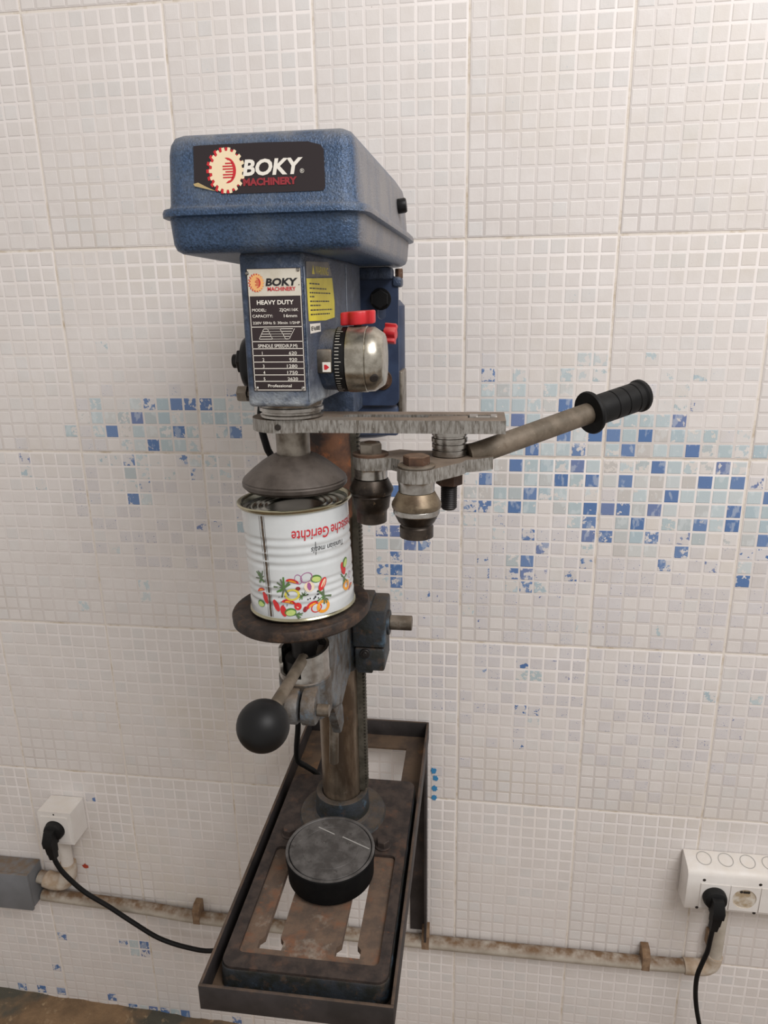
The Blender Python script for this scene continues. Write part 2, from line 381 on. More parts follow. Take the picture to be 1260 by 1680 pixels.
def ringflat(cx, cy, r0, r1, fn, bm, midx=0, n=20, ex=1.0, rot=0):
    def P(r, a): x, y = r*ex*math.cos(a), r*math.sin(a); return fn(cx + x*math.cos(rot) - y*math.sin(rot), cy + x*math.sin(rot) + y*math.cos(rot))
    A = [bm.verts.new(P(r0, 2*PI*k/n)) for k in range(n)]; B = [bm.verts.new(P(r1, 2*PI*k/n)) for k in range(n)]
    for k in range(n): bm.faces.new([A[k], A[(k+1) % n], B[(k+1) % n], B[k]]).material_index = midx
    return bm
# ------------------------------------------------------------------ wall of relief mosaic tiles
X0, ZT, TW, TH, NC, NR = -1.2, 1.5, .2, .3, 10, 7
GAP = .0015; CW = (TW-2*GAP)/9; CH = (TH-2*GAP)/14
CELLS = {}
for tok in '''55,35D90 61,35L60 62,35L60 65,35L80 55,36D80 57,36L70 60,36L50 61,36L80 66,36L85 67,36L80 68,36L80 29,37D94 34,37D93 38,37D80 55,37L45 56,37G20 57,37L25 59,37L30 60,37G40 65,37D93 67,37L80 27,38D94 28,38L50 29,38L90 30,38L90 31,38L40 32,38D70 33,38L0 34,38D30 35,38D45 36,38D45 37,38L10 38,38L60 39,38L20 55,38L10 56,38L10 57,38L5 58,38L45 59,38G50 60,38D0 67,38L85 68,38D85 70,38L90 27,39G70 28,39L10 29,39G0 30,39G40 31,39D0 32,39G0 33,39L0 34,39L40 35,39G0 36,39L40 37,39L10 38,39L20 39,39L30 56,39L10 57,39D0 58,39L0 63,39L50 64,39L20 65,39L10 66,39L20 67,39D30 26,40L50 27,40D92 28,40L40 29,40D0 30,40G50 31,40L10 32,40G0 33,40L40 34,40D30 35,40L40 37,40L70 38,40D20 60,40D10 61,40L20 62,40D5 63,40D0 64,40L0 65,40D0 66,40G0 67,40L20 68,40L30 69,40L50 70,40D88 71,40L80 22,41D92 27,41D95 28,41D95 30,41L80 31,41L20 32,41D20 33,41L10 34,41L0 35,41L70 57,41L10 58,41D10 59,41L10 60,41L10 61,41D40 62,41G0 63,41L30 64,41D0 65,41G20 66,41L20 67,41L10 68,41D0 69,41G60 70,41L0 71,41L60 72,41L30 22,42D85 28,42L80 29,42L70 30,42D60 31,42L60 32,42L80 34,42D75 35,42L40 36,42L60 37,42L80 39,42D85 54,42L70 55,42L0 56,42G20 57,42D5 58,42L20 59,42L20 60,42L50 61,42D0 62,42L10 63,42G50 64,42L50 65,42G60 66,42D0 67,42L10 68,42L60 69,42G70 70,42D30 71,42L50 22,43L70 30,43G20 31,43L70 33,43L85 35,43D75 36,43L85 37,43L80 54,43L85 55,43D15 56,43G0 57,43G0 58,43L0 59,43G0 60,43D0 61,43L25 62,43D0 63,43G0 64,43D0 65,43G0 66,43G0 67,43L0 68,43G0 69,43D5 70,43L0 71,43D0 72,43D80 23,44L70 29,44L85 30,44L80 31,44D85 49,44D0 54,44G30 55,44G30 56,44L10 57,44G0 58,44D0 59,44L50 60,44L20 61,44G90 62,44L70 64,44G10 65,44L20 66,44G30 67,44D0 68,44L0 69,44L10 70,44L0 71,44L10 72,44L0 73,44D0 27,45D92 30,45D30 31,45L40 36,45D90 37,45D92 52,45L50 54,45D50 55,45D50 56,45L60 57,45D0 58,45L10 60,45G30 61,45L40 62,45D10 63,45D5 64,45D25 65,45G0 66,45D0 67,45L10 68,45G90 69,45G0 70,45L0 71,45D5 72,45L0 73,45L0 35,46D93 38,46D85 49,46L80 54,46L60 56,46D82 60,46D90 61,46L40 62,46D35 64,46G0 65,46D0 67,46L50 68,46G0 69,46D25 70,46L30 71,46D0 72,46G0 73,46L0 35,47D85 36,47D85 38,47L20 47,47L80 48,47D50 49,47D40 54,47D92 56,47L85 57,47D88 58,47D50 59,47D93 62,47D30 63,47D30 64,47G10 65,47L10 66,47D50 67,47D90 68,47D80 69,47G10 71,47G80 72,47G10 73,47D20 48,48L0 49,48G0 50,48D40 51,48D55 57,48D90 59,48D50 60,48D92 62,48L80 64,48G30 65,48G0 66,48G20 68,48D40 69,48D90 72,48D85 73,48D65 28,49L70 48,49L80 49,49D75 55,49D85 56,49D93 57,49G40 58,49D15 60,49L93 62,49D65 67,49D50 70,49D80 72,49L40 48,50D65 49,50D40 55,50D75 57,50D55 58,50D50 60,50L80 61,50D85 64,50D93 66,50D92 72,50D50 48,51L80 49,51D40 56,51L90 57,51L60 58,51D60 59,51L70 30,52L70 49,52L70 50,52D90 51,52D85 54,52D95 60,52D88 30,53L60 54,53L80 57,53D92 61,53D92 63,53D92 25,54L70 58,54D94 60,54D94 62,54L70 67,54L70 58,55D92 61,55D92 58,56D93 58,57D75 55,58D85 58,58L75 59,58L60 56,59D88 71,59L70 74,59L60 58,61D85 59,61D70 58,62D90 59,62L70 58,64D85 23,72D75 18,88D75 24,88D80 25,88L20 26,88D20 25,89L50 26,89D65 17,92D70 13,95D50 15,95D40 17,95D40 22,95D40 24,96D40 25,96L30 26,96D40 27,96D30 28,96L30 29,96D20 34,96D40'''.split():
    k = [i for i, ch in enumerate(tok) if ch in 'DLG'][0]; c, r = tok[:k].split(',')
    CELLS[(int(c), int(r))] = (tok[k], int(tok[k+1:])/100)
wall = structure(finish(box(X0-3*TW-.02, X0+(NC+2)*TW+.02, .0007, .06, -.62, ZT+TH+.02), 'wall_back', 'joint_grout'), 'white painted wall of relief mosaic tiles with blue squares showing', 'wall')
tb = bmesh.new(); box(-TW/2+GAP, TW/2-GAP, -.004, .004, -TH/2+GAP, TH/2-GAP, tb); bevel(tb, .0007, 2)
tm = bpy.data.meshes.new('tile'); tb.to_mesh(tm); tb.free(); tm.materials.append(MATS['painted_tile']); tm.shade_smooth(); tm.set_sharp_from_angle(angle=.9)
TILES = {}
for i in range(-3, NC+2):
    for j in range(-1, NR):
        o = bpy.data.objects.new('tile', tm); COL.objects.link(o); o.parent = wall
        w = Vector((X0+(i+.5)*TW, .004 + random.uniform(-.00005, .0002), ZT-(j+.5)*TH)); o.location = w - ORG[wall.name]
        TILES[(i, j)] = o; ORG[o.name] = w
def cell_world(c, r):
    return X0 + (c//9)*TW + GAP + (c % 9 + .5)*CW, ZT - (r//14)*TH - GAP - (r % 14 + .5)*CH
SQW, SQH = CW*.432, CH*.428
def square_faces(bm, x, y, z, q=0.0003, e=.0010, col=None, lay=None):
    ji, jk = random.uniform(-.0004, .0004), random.uniform(-.0004, .0004)
    a = [bm.verts.new((x+sx*SQW+ji, y, z+sz*SQH+jk)) for sx, sz in ((-1, -1), (1, -1), (1, 1), (-1, 1))]
    b = [bm.verts.new((x+sx*(SQW-e)+ji, y-q, z+sz*(SQH-e)+jk)) for sx, sz in ((-1, -1), (1, -1), (1, 1), (-1, 1))]
    fs = [bm.faces.new(b)] + [bm.faces.new([a[k], a[(k+1) % 4], b[(k+1) % 4], b[k]]) for k in range(4)]
    if lay is not None:
        for f in fs:
            for l in f.loops: l[lay] = col
PAL = {'D': ('#5f7ba9', '#5676a6', '#6a84ae', '#7080a8'), 'L': ('#b9c5c9', '#bfcacd', '#b2c0c4', '#c6cccd', '#adbdc4'), 'G': ('#bfc1c0', '#c9cac8', '#b5bdbf', '#c4c0bc')}
random.seed(11)
ranked = sorted(CELLS, key=lambda k: CELLS[k][1] + (0 if CELLS[k][0] == 'D' else .05))
singles = set(ranked[:300])
sb = bmesh.new(); square_faces(sb, 0, 0, 0)
sm = bpy.data.meshes.new('mosaic_square'); sb.to_mesh(sm); sb.free(); sm.materials.append(MATS['mosaic_piece'])
fb = bmesh.new(); lay = fb.loops.layers.float_color.new('glaze')
for c in range(-27, (NC+2)*9):
    for r in range(-14, NR*14):
        x, z = cell_world(c, r)
        if z < -.6: continue
        if (c, r) in CELLS:
            t, p = CELLS[(c, r)]; g = rgb(random.choice(PAL[t])); col = (g[0], g[1], g[2], p)
        else:
            t = random.random(); g = rgb(random.choice(PAL['L'])) if t < .16 else rgb(random.choice(('#e2dcd6', '#d6cfca', '#cfc8c4', '#dcd5d2')))
            p = 1.0
            # the worn belt right of the drill and left of the can: fine blue specks through the paint
            if -.12 < x < .55 and .02 < z < .56 and random.random() < .52 * min(1, (z-.0)/.3): g = rgb('#4a5f9a'); p = random.uniform(.87, .97)
            elif -.62 < x < -.25 and .40 < z < .6 and random.random() < .35: g = rgb('#5a6a9a'); p = random.uniform(.90, .97)
            elif -.62 < x < .5 and .60 < z < .80 and random.random() < .06: g = rgb('#b4c2c6'); p = random.uniform(.75, .97)
            col = (g[0], g[1], g[2], p)
        if (c, r) in singles:
            T = TILES[(c//9, r//14)]; o = bpy.data.objects.new('mosaic_square', sm); COL.objects.link(o); o.parent = T
            o.location = Vector((x, 0.0, z)) - ORG[T.name]; o.color = col
        else: square_faces(fb, x, 0.0, z, col=col, lay=lay)
me = bpy.data.meshes.new('mosaic_squares'); fb.to_mesh(me); fb.free(); me.materials.append(MATS['mosaic_field'])
field = bpy.data.objects.new('mosaic_squares', me); COL.objects.link(field); field.parent = wall; field.location = -ORG[wall.name]
field['kind'] = 'stuff'; field['label'] = 'small square relief mosaic pieces painted over in white'
# ------------------------------------------------------------------ rough dirty floor at the foot of the wall
fb = bmesh.new(); nx, ny = 190, 90; grid = []
for j in range(ny+1):
    row = []
    for i in range(nx+1):
        x = -2.0 + 3.5*i/nx; y = .02 - 1.7*(j/ny)**1.6
        z = -.5765 - .0433*(max(-1.3, min(-.2, x))+.434) + .006*noise.noise((x*14, y*14, 1)) + .003*noise.noise((x*40, y*40, 4))
        row.append(fb.verts.new((x, y, z)))
    grid.append(row)
for j in range(ny):
    for i in range(nx): fb.faces.new([grid[j][i], grid[j+1][i], grid[j+1][i+1], grid[j][i+1]])
structure(finish(fb, 'floor', 'floor_dirt', smooth=80), 'rough brown dirt covered floor at the foot of the wall', 'floor')
# ------------------------------------------------------------------ tray bracket of angle iron on the wall
TX0, TX1, TY0, TZ0, TZ1 = -.2500, -.0480, -.5010, .1200, .1512
tray = thing('wall_bracket', ((TX0+TX1)/2, -.002, TZ0), 'dark rusty angle iron wall bracket frame under the blue drill press', 'bracket')
t = .0035
def wallstrip(name, x0, x1, y0, y1): return finish(bbox_(x0, x1, y0, y1, TZ0, TZ1, .0007), name, 'tray_iron', tray)
tag(wallstrip('front_rail', TX0, TX1, TY0, TY0+t), 'dark grey front rail of the tray')
wallstrip('side_rail', TX0, TX0+t, TY0+t, -.003); wallstrip('side_rail', TX1-t, TX1, TY0+t, -.003)
wallstrip('rear_rail', TX0+t, TX1-t, -.006, -.0025)
fl = .034
finish(plate([(TX0+t, TY0+t), (TX1-t, TY0+t), (TX1-t, -.006), (TX0+t, -.006)], [[(TX0+fl, TY0+fl+.001), (TX0+fl, -.040), (TX1-fl, -.040), (TX1-fl, TY0+fl+.001)]], TZ0, TZ0+t), 'bottom_flange', 'tray_flange', tray)
for xa, xb in ((TX0, TX0+.03), (TX1-.033, TX1-.002)):
    L = box(xa, xb, -.0055, -.002, -.283, TZ0); s0 = xb-.0035 if xb > -.1 else xa
    box(s0, s0+.0035, -.032, -.0055, -.283, TZ0, L); finish(L, 'wall_leg', 'tray_iron', tray)
# ------------------------------------------------------------------ drill press rebuilt as a can seamer
dp = thing('drill_press', (-.149, -.316, .1235), 'blue bench drill press converted to a can seamer, bolted to the wall bracket', 'drill press')
def part(bm, name, mat, parent=dp, smooth=35, label=None, mats=None):
    o = finish(bm, name, mat, parent, smooth, mats)
    if label: o['label'] = label
    return o
def printed(bm, name, parent, mats):
    for m in mats: assert m in MATS
    return link(bm, name, mats[0], parent, 0, mats)
# base
BX0, BX1, BY0, BY1, BZ = -.2355, -.0575, -.4765, -.158, .1520
REC = rrect(-.222, -.069, -.458, -.303, .006)
body = plate(rrect(BX0, BX1, BY0, BY1, .012), [REC], .1236, BZ); bevel(body, .0022, 2, 50)
part(body, 'base', 'brown_iron', label='rusty brown cast base plate with blue painted rim')
skirt = loft([[(x, y, .1237) for x, y in rrect(BX0-.0025, BX1+.0025, BY0-.0025, BY1+.0025, .013)], [(x, y, .1475) for x, y in rrect(BX0-.0012, BX1+.0012, BY0-.0012, BY1+.0012, .0125)], [(x, y, .1492) for x, y in rrect(BX0-.0004, BX1+.0004, BY0-.0004, BY1+.0004, .0122)]], close=False)
part(skirt, 'base_skirt', 'blue_dark_cast', label='dark blue painted edge of the base')
def slot(cx):
    w, W = .0088, .0135
    return [(cx-w, -.330), (cx-w, -.4325), (cx-W, -.4375), (cx-W, -.4480), (cx+W, -.4480), (cx+W, -.4375), (cx+w, -.4325), (cx+w, -.330)]
part(plate(rrect(-.2222, -.0688, -.4582, -.3028, .006), [slot(-.1905), slot(-.1045)], .1400, .1478), 'base_panel', 'rust_plate', label='rusty slotted panel sunk in the base')
KX, KY, KR = -.1500, -.2300, .0258
part(lathe([(.030, .152), (.059, .152), (.057, .1555), (.040, .1575), (.0365, .161), (.0350, .186), (.0345, .1885), (.0325, .1890), (.0268, .1890), (.0268, .165)], (KX, KY, 0), seg=48), 'column_socket', 'blue_dark_cast')
for x, y in ((-.2115, -.281), (-.0870, -.288)):
    b = join(cyl(.0105, .1520, .1545, (x, y, 0)), hexa(.0085, .1545, .1625, (x, y, 0), rot=.3)); part(b, 'base_bolt', 'brown_iron')
part(lathe([(KR-.001, .160), (KR, .161), (KR, .855), (KR-.001, .856)], (KX, KY, 0), seg=48), 'column', 'column_steel', label='bare steel column stained with rust')
part(lathe([(KR, .575), (KR+.0008, .577), (KR+.0008, .703), (KR, .705)], (KX, KY, 0), seg=48, cap=False), 'rust_band', 'rusty_column', label='dark rusted upper stretch of the column')
# rack with teeth on its outer edge
rk = box(-.1245, -.1175, -.235, -.220, .192, .705); z = .196
while z < .700:
    box(-.1175, -.1145, -.234, -.221, z, z+.0027, rk); z += .0049
part(rk, 'rack', 'rack_steel', label='toothed steel rack beside the column')
# table collar, arm and rack housing
part(lathe([(.0262, .480), (.034, .480), (.0355, .477), (.0355, .384), (.034, .381), (.0262, .381)], (KX, KY, 0), seg=40), 'table_collar', 'blue_dark_cast')
hs = join(bevel(box(-.1235, -.0835, -.262, -.206, .418, .468), .003, 2), bevel(box(-.1210, -.1010, -.258, -.210, .462, .4735), .003, 2))
house = part(hs, 'rack_housing', 'blue_dark_cast')
hs2 = join(bevel(box(-.1215, -.0850, -.261, -.207, .386, .4165), .003, 2), bevel(box(-.1195, -.1000, -.258, -.212, .381, .392), .002, 2))
part(hs2, 'rack_housing', 'blue_dark_cast')
part(cyl(.0155, -.0845, -.0805, (0, -.234, .440), (1, 0, 0)), 'shaft_boss', 'blue_dark_cast')
part(cyl(.0092, -.0805, -.0535, (0, -.234, .440), (1, 0, 0)), 'crank_shaft', 'worn_steel', label='bare crank shaft stub')
part(join(cyl(.006, -.264, -.2605, (-.1085, 0, .4105), (0, 1, 0)), cyl(.0032, -.2655, -.2635, (-.1085, 0, .4105), (0, 1, 0))), 'housing_screw', 'dark_steel')
SX, SY = -.1510, -.3850
def YZ(x0): return lambda a, b, h: (x0 + h, a, b)
arm = prism([(-.360, .487), (-.290, .492), (-.255, .478), (-.255, .384), (-.285, .382), (-.320, .374), (-.350, .388), (-.372, .412), (-.372, .455)], -.016, .026, YZ(-.152), .005, 3)
part(arm, 'table_arm', 'grey_worn_cast', label='worn grey cast arm carrying the lift cup')
rib = prism([(-.392, .470), (-.372, .478), (-.302, .362), (-.300, .338), (-.318, .334), (-.345, .378), (-.386, .442)], .012, .023, YZ(-.152), .003, 2)
part(rib, 'arm_rib', 'grey_worn_cast')
part(lathe([(.020, .404), (.0262, .408), (.0272, .415), (.0272, .4505), (.026, .452), (.020, .452)], (SX, SY, 0), seg=40), 'cup_holder', 'grey_worn_cast')
# the split clamp ears in front of the holder, round nosed
ear = [(-.400, .449), (-.4185, .4475), (-.428, .442), (-.4325, .432), (-.4325, .424), (-.428, .4165), (-.418, .413), (-.400, .413)]
for a, b in ((-.0145, -.0015), (.0015, .0165)):
    part(prism(ear, a, b, YZ(SX+.003), .002, 2), 'clamp_ear', 'grey_worn_cast')
part(cyl(.0062, .0165, .0290, (SX+.003, -.419, .429), (1, 0, 0)), 'clamp_bolt', 'worn_steel')
lh = tube([(-.1455, -.272, .352), (-.1475, -.270, .330), (-.1510, -.268, .258)], .0062, seg=12); part(lh, 'lock_handle', 'worn_steel', label='steel lock bar hanging in front of the column')
# lift cup with its cut-out, lever and ball
bm = bmesh.new(); n = 64; zs = (.4500, .4575, .4680, .4800)
cu = [[None]*4 for _ in range(n)]; ci = [[None]*4 for _ in range(n)]
for k in range(n):
    a = 2*PI*k/n
    for q, zz in enumerate(zs):
        top = zz if q < 3 else zz + .004*max(0, math.cos(a-.6))
        cu[k][q] = bm.verts.new((SX+.0262*math.cos(a), SY+.0262*math.sin(a), top)); ci[k][q] = bm.verts.new((SX+.0232*math.cos(a), SY+.0232*math.sin(a), top))
def solid(k, q):
    d = math.degrees(2*PI*(k+.5)/n) % 360
    if 190 < d < 276: return q == 0 if d > 216 else q < 2
    return True
for k in range(n):
    k2 = (k+1) % n
    for q in range(3):
        if not solid(k, q): continue
        bm.faces.new([cu[k][q], cu[k2][q], cu[k2][q+1], cu[k][q+1]]); bm.faces.new([ci[k][q], ci[k][q+1], ci[k2][q+1], ci[k2][q]])
        if q == 2 or not solid(k, q+1): bm.faces.new([cu[k][q+1], cu[k2][q+1], ci[k2][q+1], ci[k][q+1]])
        if q == 0: bm.faces.new([cu[k][0], ci[k][0], ci[k2][0], cu[k2][0]])
        if not solid((k-1) % n, q): bm.faces.new([cu[k][q], cu[k][q+1], ci[k][q+1], ci[k][q]])
        if not solid(k2, q): bm.faces.new([cu[k2][q], ci[k2][q], ci[k2][q+1], cu[k2][q+1]])
part(bm, 'lift_cup', 'raw_steel', label='bright steel lift cup with a cam slot')
part(lathe([(.0200, .452), (.0200, .470), (.0125, .472), (.0125, .512), (.018, .5175)], (SX, SY, 0), seg=28), 'lift_spindle', 'dark_steel')
ball = Vector((-.1502, -.5300, .4822))
lev = part(tube([(-.1475, -.402, .4765), (-.1482, -.46, .4795), (ball.x, ball.y+.012, ball.z)], .0058, seg=8, sub=1), 'lift_lever', 'tube_dust', smooth=50)
bp = [(.0222*math.sin(PI*k/20), -.0222*math.cos(PI*k/20)) for k in range(21)]
part(lathe([(max(r, 0), h) for r, h in bp], ball, (.02, .95, -.05), seg=40, cap=False), 'ball_knob', 'ball_plastic', lev, label='matte black ball knob')
# round support plate under the can (slightly out of level)
TILT = math.radians(-3.6)
def tilted(o, pivot, a):
    R = Matrix.Rotation(a, 4, 'Y'); w = ORG[o.name]; o.rotation_euler = (0, a, 0)
    nw = Vector(pivot) + R @ (w - Vector(pivot)); o.location += nw - w; ORG[o.name] = nw
PLZ = .5300
sp = part(lathe([(.0, .5165), (.060, .5165), (.0665, .5180), (.0690, .5205), (.0690, .5280), (.0680, .5295), (.0605, .5307), (.0570, PLZ), (.0, PLZ)], (SX, SY, 0), seg=64, cap=False), 'support_plate', 'dark_iron', label='dark rusty round plate carrying the can')
tilted(sp, (SX, SY, .522), TILT)
# ------------------------------------------------------------------ head
head = prism([(-.1770, -.430), (-.1225, -.430), (-.1135, -.290), (-.1125, -.205), (-.1875, -.205), (-.1865, -.290)], .7330, .8600, None, .004, 3)
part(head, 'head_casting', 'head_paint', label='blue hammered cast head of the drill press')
low = loft([[(x, y, .7335) for x, y in circle(-.150, -.392, .0285, 36)], [(x, y, .7290) for x, y in circle(-.150, -.390, .0285, 36)]])
part(lathe([(.0275, .7195), (.0290, .7205), (.0290, .7225), (.0270, .7235), (.0270, .7250), (.0295, .7260), (.0295, .7290), (.0280, .7300), (.0300, .7345)], (SX+.002, -.3905, 0), seg=48), 'quill_collar', 'raw_steel'); low.free()
part(bevel(box(-.11405, -.11285, -.2915, -.2885, .778, .856), .0005), 'worn_highlight_edge', 'pale_wear_highlight', label='silvery worn edge of the head casting with its highlight painted in')  # pale strip paints the vertical highlight along this worn edge
part(bevel(box(-.12305, -.12215, -.4292, -.4278, .738, .848), .0004), 'worn_highlight_edge', 'pale_wear_highlight')
part(bevel(box(-.1530, -.1135, -.262, -.200, .700, .735), .003), 'head_clamp', 'blue_cast')
# cover
def cover_outline(inset, z, r=.021):
    y0, y1 = -.4485+inset, -.090-inset; pts = []
    hw = lambda y: .0830 - inset + .0070*(min(y, -.19)+.445)/.255
    def cor(cx, cy, a0, rr, n=7): return [(cx+rr*math.cos(math.radians(a0+90*k/n)), cy+rr*math.sin(math.radians(a0+90*k/n))) for k in range(n+1)]
    rr = max(r-inset, .004); xr = -.1515 + hw(y0); xl = -.1515 - hw(y0); xr2 = -.1515+hw(-.19); xl2 = -.1515-hw(-.19)
    pts += cor(xr-rr, y0+rr, -90, rr); pts += [(xr2, -.195)]; pts += cor(xr2-.055, y1-.055, 0, .055, 9)
    pts += cor(xl2+.055, y1-.055, 90, .055, 9); pts += [(xl2, -.195)]; pts += cor(xl+rr, y0+rr, 180, rr)
    return [(x, y, z) for x, y in pts]
pan = loft([cover_outline(i, z) for i, z in ((.020, .8590), (.0105, .8595), (.0060, .8620), (.0040, .8665), (.0025, .8850), (.0025, .8890))])
part(pan, 'belt_cover_pan', 'blue_hammertone', smooth=50, label='lower half of the blue belt cover')
lid = loft([cover_outline(i, z) for i, z in ((-.0010, .8860), (-.0030, .8868), (-.0032, .8900), (-.0020, .8925), (.0028, .8935), (.0040, .8960), (.0068, .9330), (.0085, .9400), (.0120, .9450), (.0180, .9475), (.0280, .9480))])
part(lid, 'belt_cover_lid', 'blue_hammertone', smooth=50, label='upper half of the blue belt cover')
ck = lathe([(.004, 0), (.004, .004), (.0068, .005), (.0075, .007), (.0075, .014), (.0065, .0155), (.0, .0155)], (-.0740, -.222, .9155), (1, .0, .12), seg=16)
part(ck, 'cover_knob', 'black_plastic', label='small black knob on the side of the belt cover')
# badge on the cover front
FY = -.4485
def badge_y(z): return FY + .0040 + (z-.896)*(.0028/.037) - .0005
def BF(x, z): return (x, badge_y(z) - .0002, z)
bo = [(-.2030, .9375), (-.198, .9378), (-.150, .9380), (-.112, .9372), (-.102, .9345), (-.0995, .9310), (-.0990, .9050), (-.1000, .9025), (-.1030, .9020), (-.175, .9020), (-.186, .9040), (-.197, .9085), (-.2040, .9100)]
bb = bmesh.new(); bb.faces.new([bb.verts.new((x, badge_y(z), z)) for x, z in bo])
badge = printed(bb, 'badge', dp, ['sticker_black']); badge['label'] = 'black brand sticker with a cream gear on the belt cover'
pe = bmesh.new(); flat([(-.2045, .9102), (-.2005, .9110), (-.1935, .9075), (-.1860, .9042), (-.1935, .9060), (-.2035, .9085)], lambda x, z: (x, badge_y(z)-.0006, z), pe); printed(pe, 'peeled_corner', badge, ['adhesive'])
def gear(cx, cz, r, fn, bm, midx, teeth=18, ex=.88):
    pts = []
    for k in range(teeth):
        for da, rr in ((-.30, r*.84), (-.22, r), (.22, r), (.30, r*.84)):
            a = 2*PI*(k+da)/teeth; pts.append((cx+rr*ex*math.cos(a), cz+rr*math.sin(a)))
    return flat(pts, fn, bm, midx)
def emblem(cx, cz, r, fn, cream, red):
    up = lambda d: (lambda x, z: tuple(a+b for a, b in zip(fn(x, z), d)))
    b = bmesh.new(); gear(cx-r*.10, cz, r, fn, b, 1); gear(cx+r*.02, cz, r*.99, LIFT(fn, 1), b, 0)
    cres = [(cx+r*.02+r*.55*math.cos(a)*.8, cz+r*.55*math.sin(a)) for a in [math.radians(-100+200*k/14) for k in range(15)]] + [(cx+r*.10+r*.28*math.cos(a)*.75, cz+r*.44*math.sin(a)) for a in [math.radians(95-190*k/12) for k in range(13)]]
    flat(cres, LIFT(fn, 2), b, 1)
    for k in range(6):
        z = cz + r*(.30 - .12*k); x1 = cx + r*.30; x0 = cx - r*(.18 if k % 3 else .05)
        bar2(x0, z, x1, z, r*.06, LIFT(fn, 2), b, 1)
    return b
def LIFT(fn, k, d=None):
    def g(x, z):
        p = fn(x, z); q = (0, -1, 0) if d is None else d
        return (p[0]+q[0]*.00012*k, p[1]+q[1]*.00012*k, p[2]+q[2]*.00012*k)
    return g
printed(emblem(-.1770, .9190, .0168, BF, 0, 1), 'gear_emblem', badge, ['ink_cream', 'ink_red'])
b = letters('BOKY', .0112, lambda x, y: LIFT(BF, 2)(-.1640+x, .9150+y), bold=.035, shear=.18, width=.0480); letters('®', .0032, lambda x, y: LIFT(BF, 2)(-.1185+x, .9150+y), b); printed(b, 'lettering', badge, ['ink_white'])
printed(letters('MACHINERY', .0050, lambda x, y: LIFT(BF, 2)(-.1640+x, .9076+y), bold=.05, width=.0430), 'lettering', badge, ['ink_dull_red'])
# name plate on the front of the head
NX0, NX1, NZ0, NZ1, NY = -.1700, -.1250, .7475, .8465, -.4303
npl = part(bbox_(NX0-.0008, NX1+.0002, NY-.0006, NY+.0006, NZ0-.0006, NZ1+.0006, .0003), 'name_plate', 'plate_brown', label='dark data plate with white lettering on the head')
NW, NH = NX1-NX0, NZ1-NZ0
def NF(u, v): return (NX0 + u*NW, NY-.0008, NZ0 + v*NH)
def NL(x, y, u, v): return (NX0+u*NW+x, NY-.00105, NZ0+v*NH+y)
b = bmesh.new(); flat([(.0, .785), (1, .785), (1, 1), (0, 1)], NF, b); printed(b, 'plate_header', npl, ['plate_cream'])
NF2 = lambda x, z: (x, NY-.00095, z)
printed(emblem(NX0+.17*NW, NZ0+.892*NH, .0074, NF2, 0, 1), 'gear_emblem', npl, ['ink_amber', 'ink_red'])
b = letters('BOKY', .0057, lambda x, y: NL(x, y, .335, .868), bold=.04, shear=.16, width=.61*NW); letters('.', .005, lambda x, y: NL(x, y, .955, .868), b); printed(b, 'lettering', npl, ['ink_black'])
printed(letters('MACHINERY', .0031, lambda x, y: NL(x, y, .37, .826), bold=.025, width=.53*NW), 'lettering', npl, ['ink_red'])
b = letters('HEAVY DUTY', .0034, lambda x, y: NL(x, y, .50, .718), bold=.03, width=.70*NW, align='CENTER')
for tx, u, v, h, al, w in (('MODEL:', .05, .662, .0023, 'LEFT', .27), ('ZJQ4116K', .93, .662, .0023, 'RIGHT', .36), ('CAPACITY:', .05, .613, .0023, 'LEFT', .39), ('16mm', .90, .613, .0025, 'RIGHT', .25),
                           ('220V 50Hz S: 30min 1/2HP', .50, .558, .0021, 'CENTER', .90), ('SPINDLE SPEED(R.P.M)', .50, .365, .0028, 'CENTER', .76), ('Professional', .50, .030, .0025, 'CENTER', .46)):
    letters(tx, h, lambda x, y: NL(x, y, u, v), b, bold=.012, width=w*NW, align=al)
for k, (a, c) in enumerate((('1', '620'), ('2', '920'), ('3', '1280'), ('4', '1750'), ('5', '2620'))):
    v = .305 - .0545*k
    letters(a, .0027, lambda x, y: NL(x, y, .19, v), b, bold=.008); letters(c, .0027, lambda x, y: NL(x, y, .86, v), b, bold=.008, align='RIGHT', width=(.15 if k < 2 else .20)*NW)
for v in (.535, .415, .355, .298, .2435, .189, .1345, .080): bar2(.01, v, .99, v, .006, NF, b)
for u in (.012, .988): bar2(u, .005, u, .785, .012, NF, b)
bar2(.0, .005, 1, .005, .006, NF, b)
for k in range(5):                                                 # belt steps
    v = .435 + .021*k; a = .012 + .020*k
    bar2(.15+a, v, .42-a, v, .005, NF, b); bar2(.55+.11-.022*k, v, .80-.11+.022*k+.03, v, .005, NF, b); bar2(.42-a, v, .66-.022*k, v, .0025, NF, b)
bar2(.15, .435, .25, .520, .006, NF, b); bar2(.41, .435, .32, .520, .006, NF, b); bar2(.66, .435, .56, .520, .006, NF, b); bar2(.73, .435, .84, .520, .006, NF, b)
printed(b, 'lettering', npl, ['ink_white'])
for x, z in ((NX0+.002, NZ0+.002), (NX1-.0025, NZ0+.002), (NX1-.002, NZ1-.001), (NX0+.000, NZ1-.003)):
    part(lathe([(.0016, 0), (.0016, .0004), (.0010, .0010), (0, .0011)], (x, NY-.0006, z), (0, -1, 0), seg=12, cap=False), 'rivet', 'raw_steel', npl)
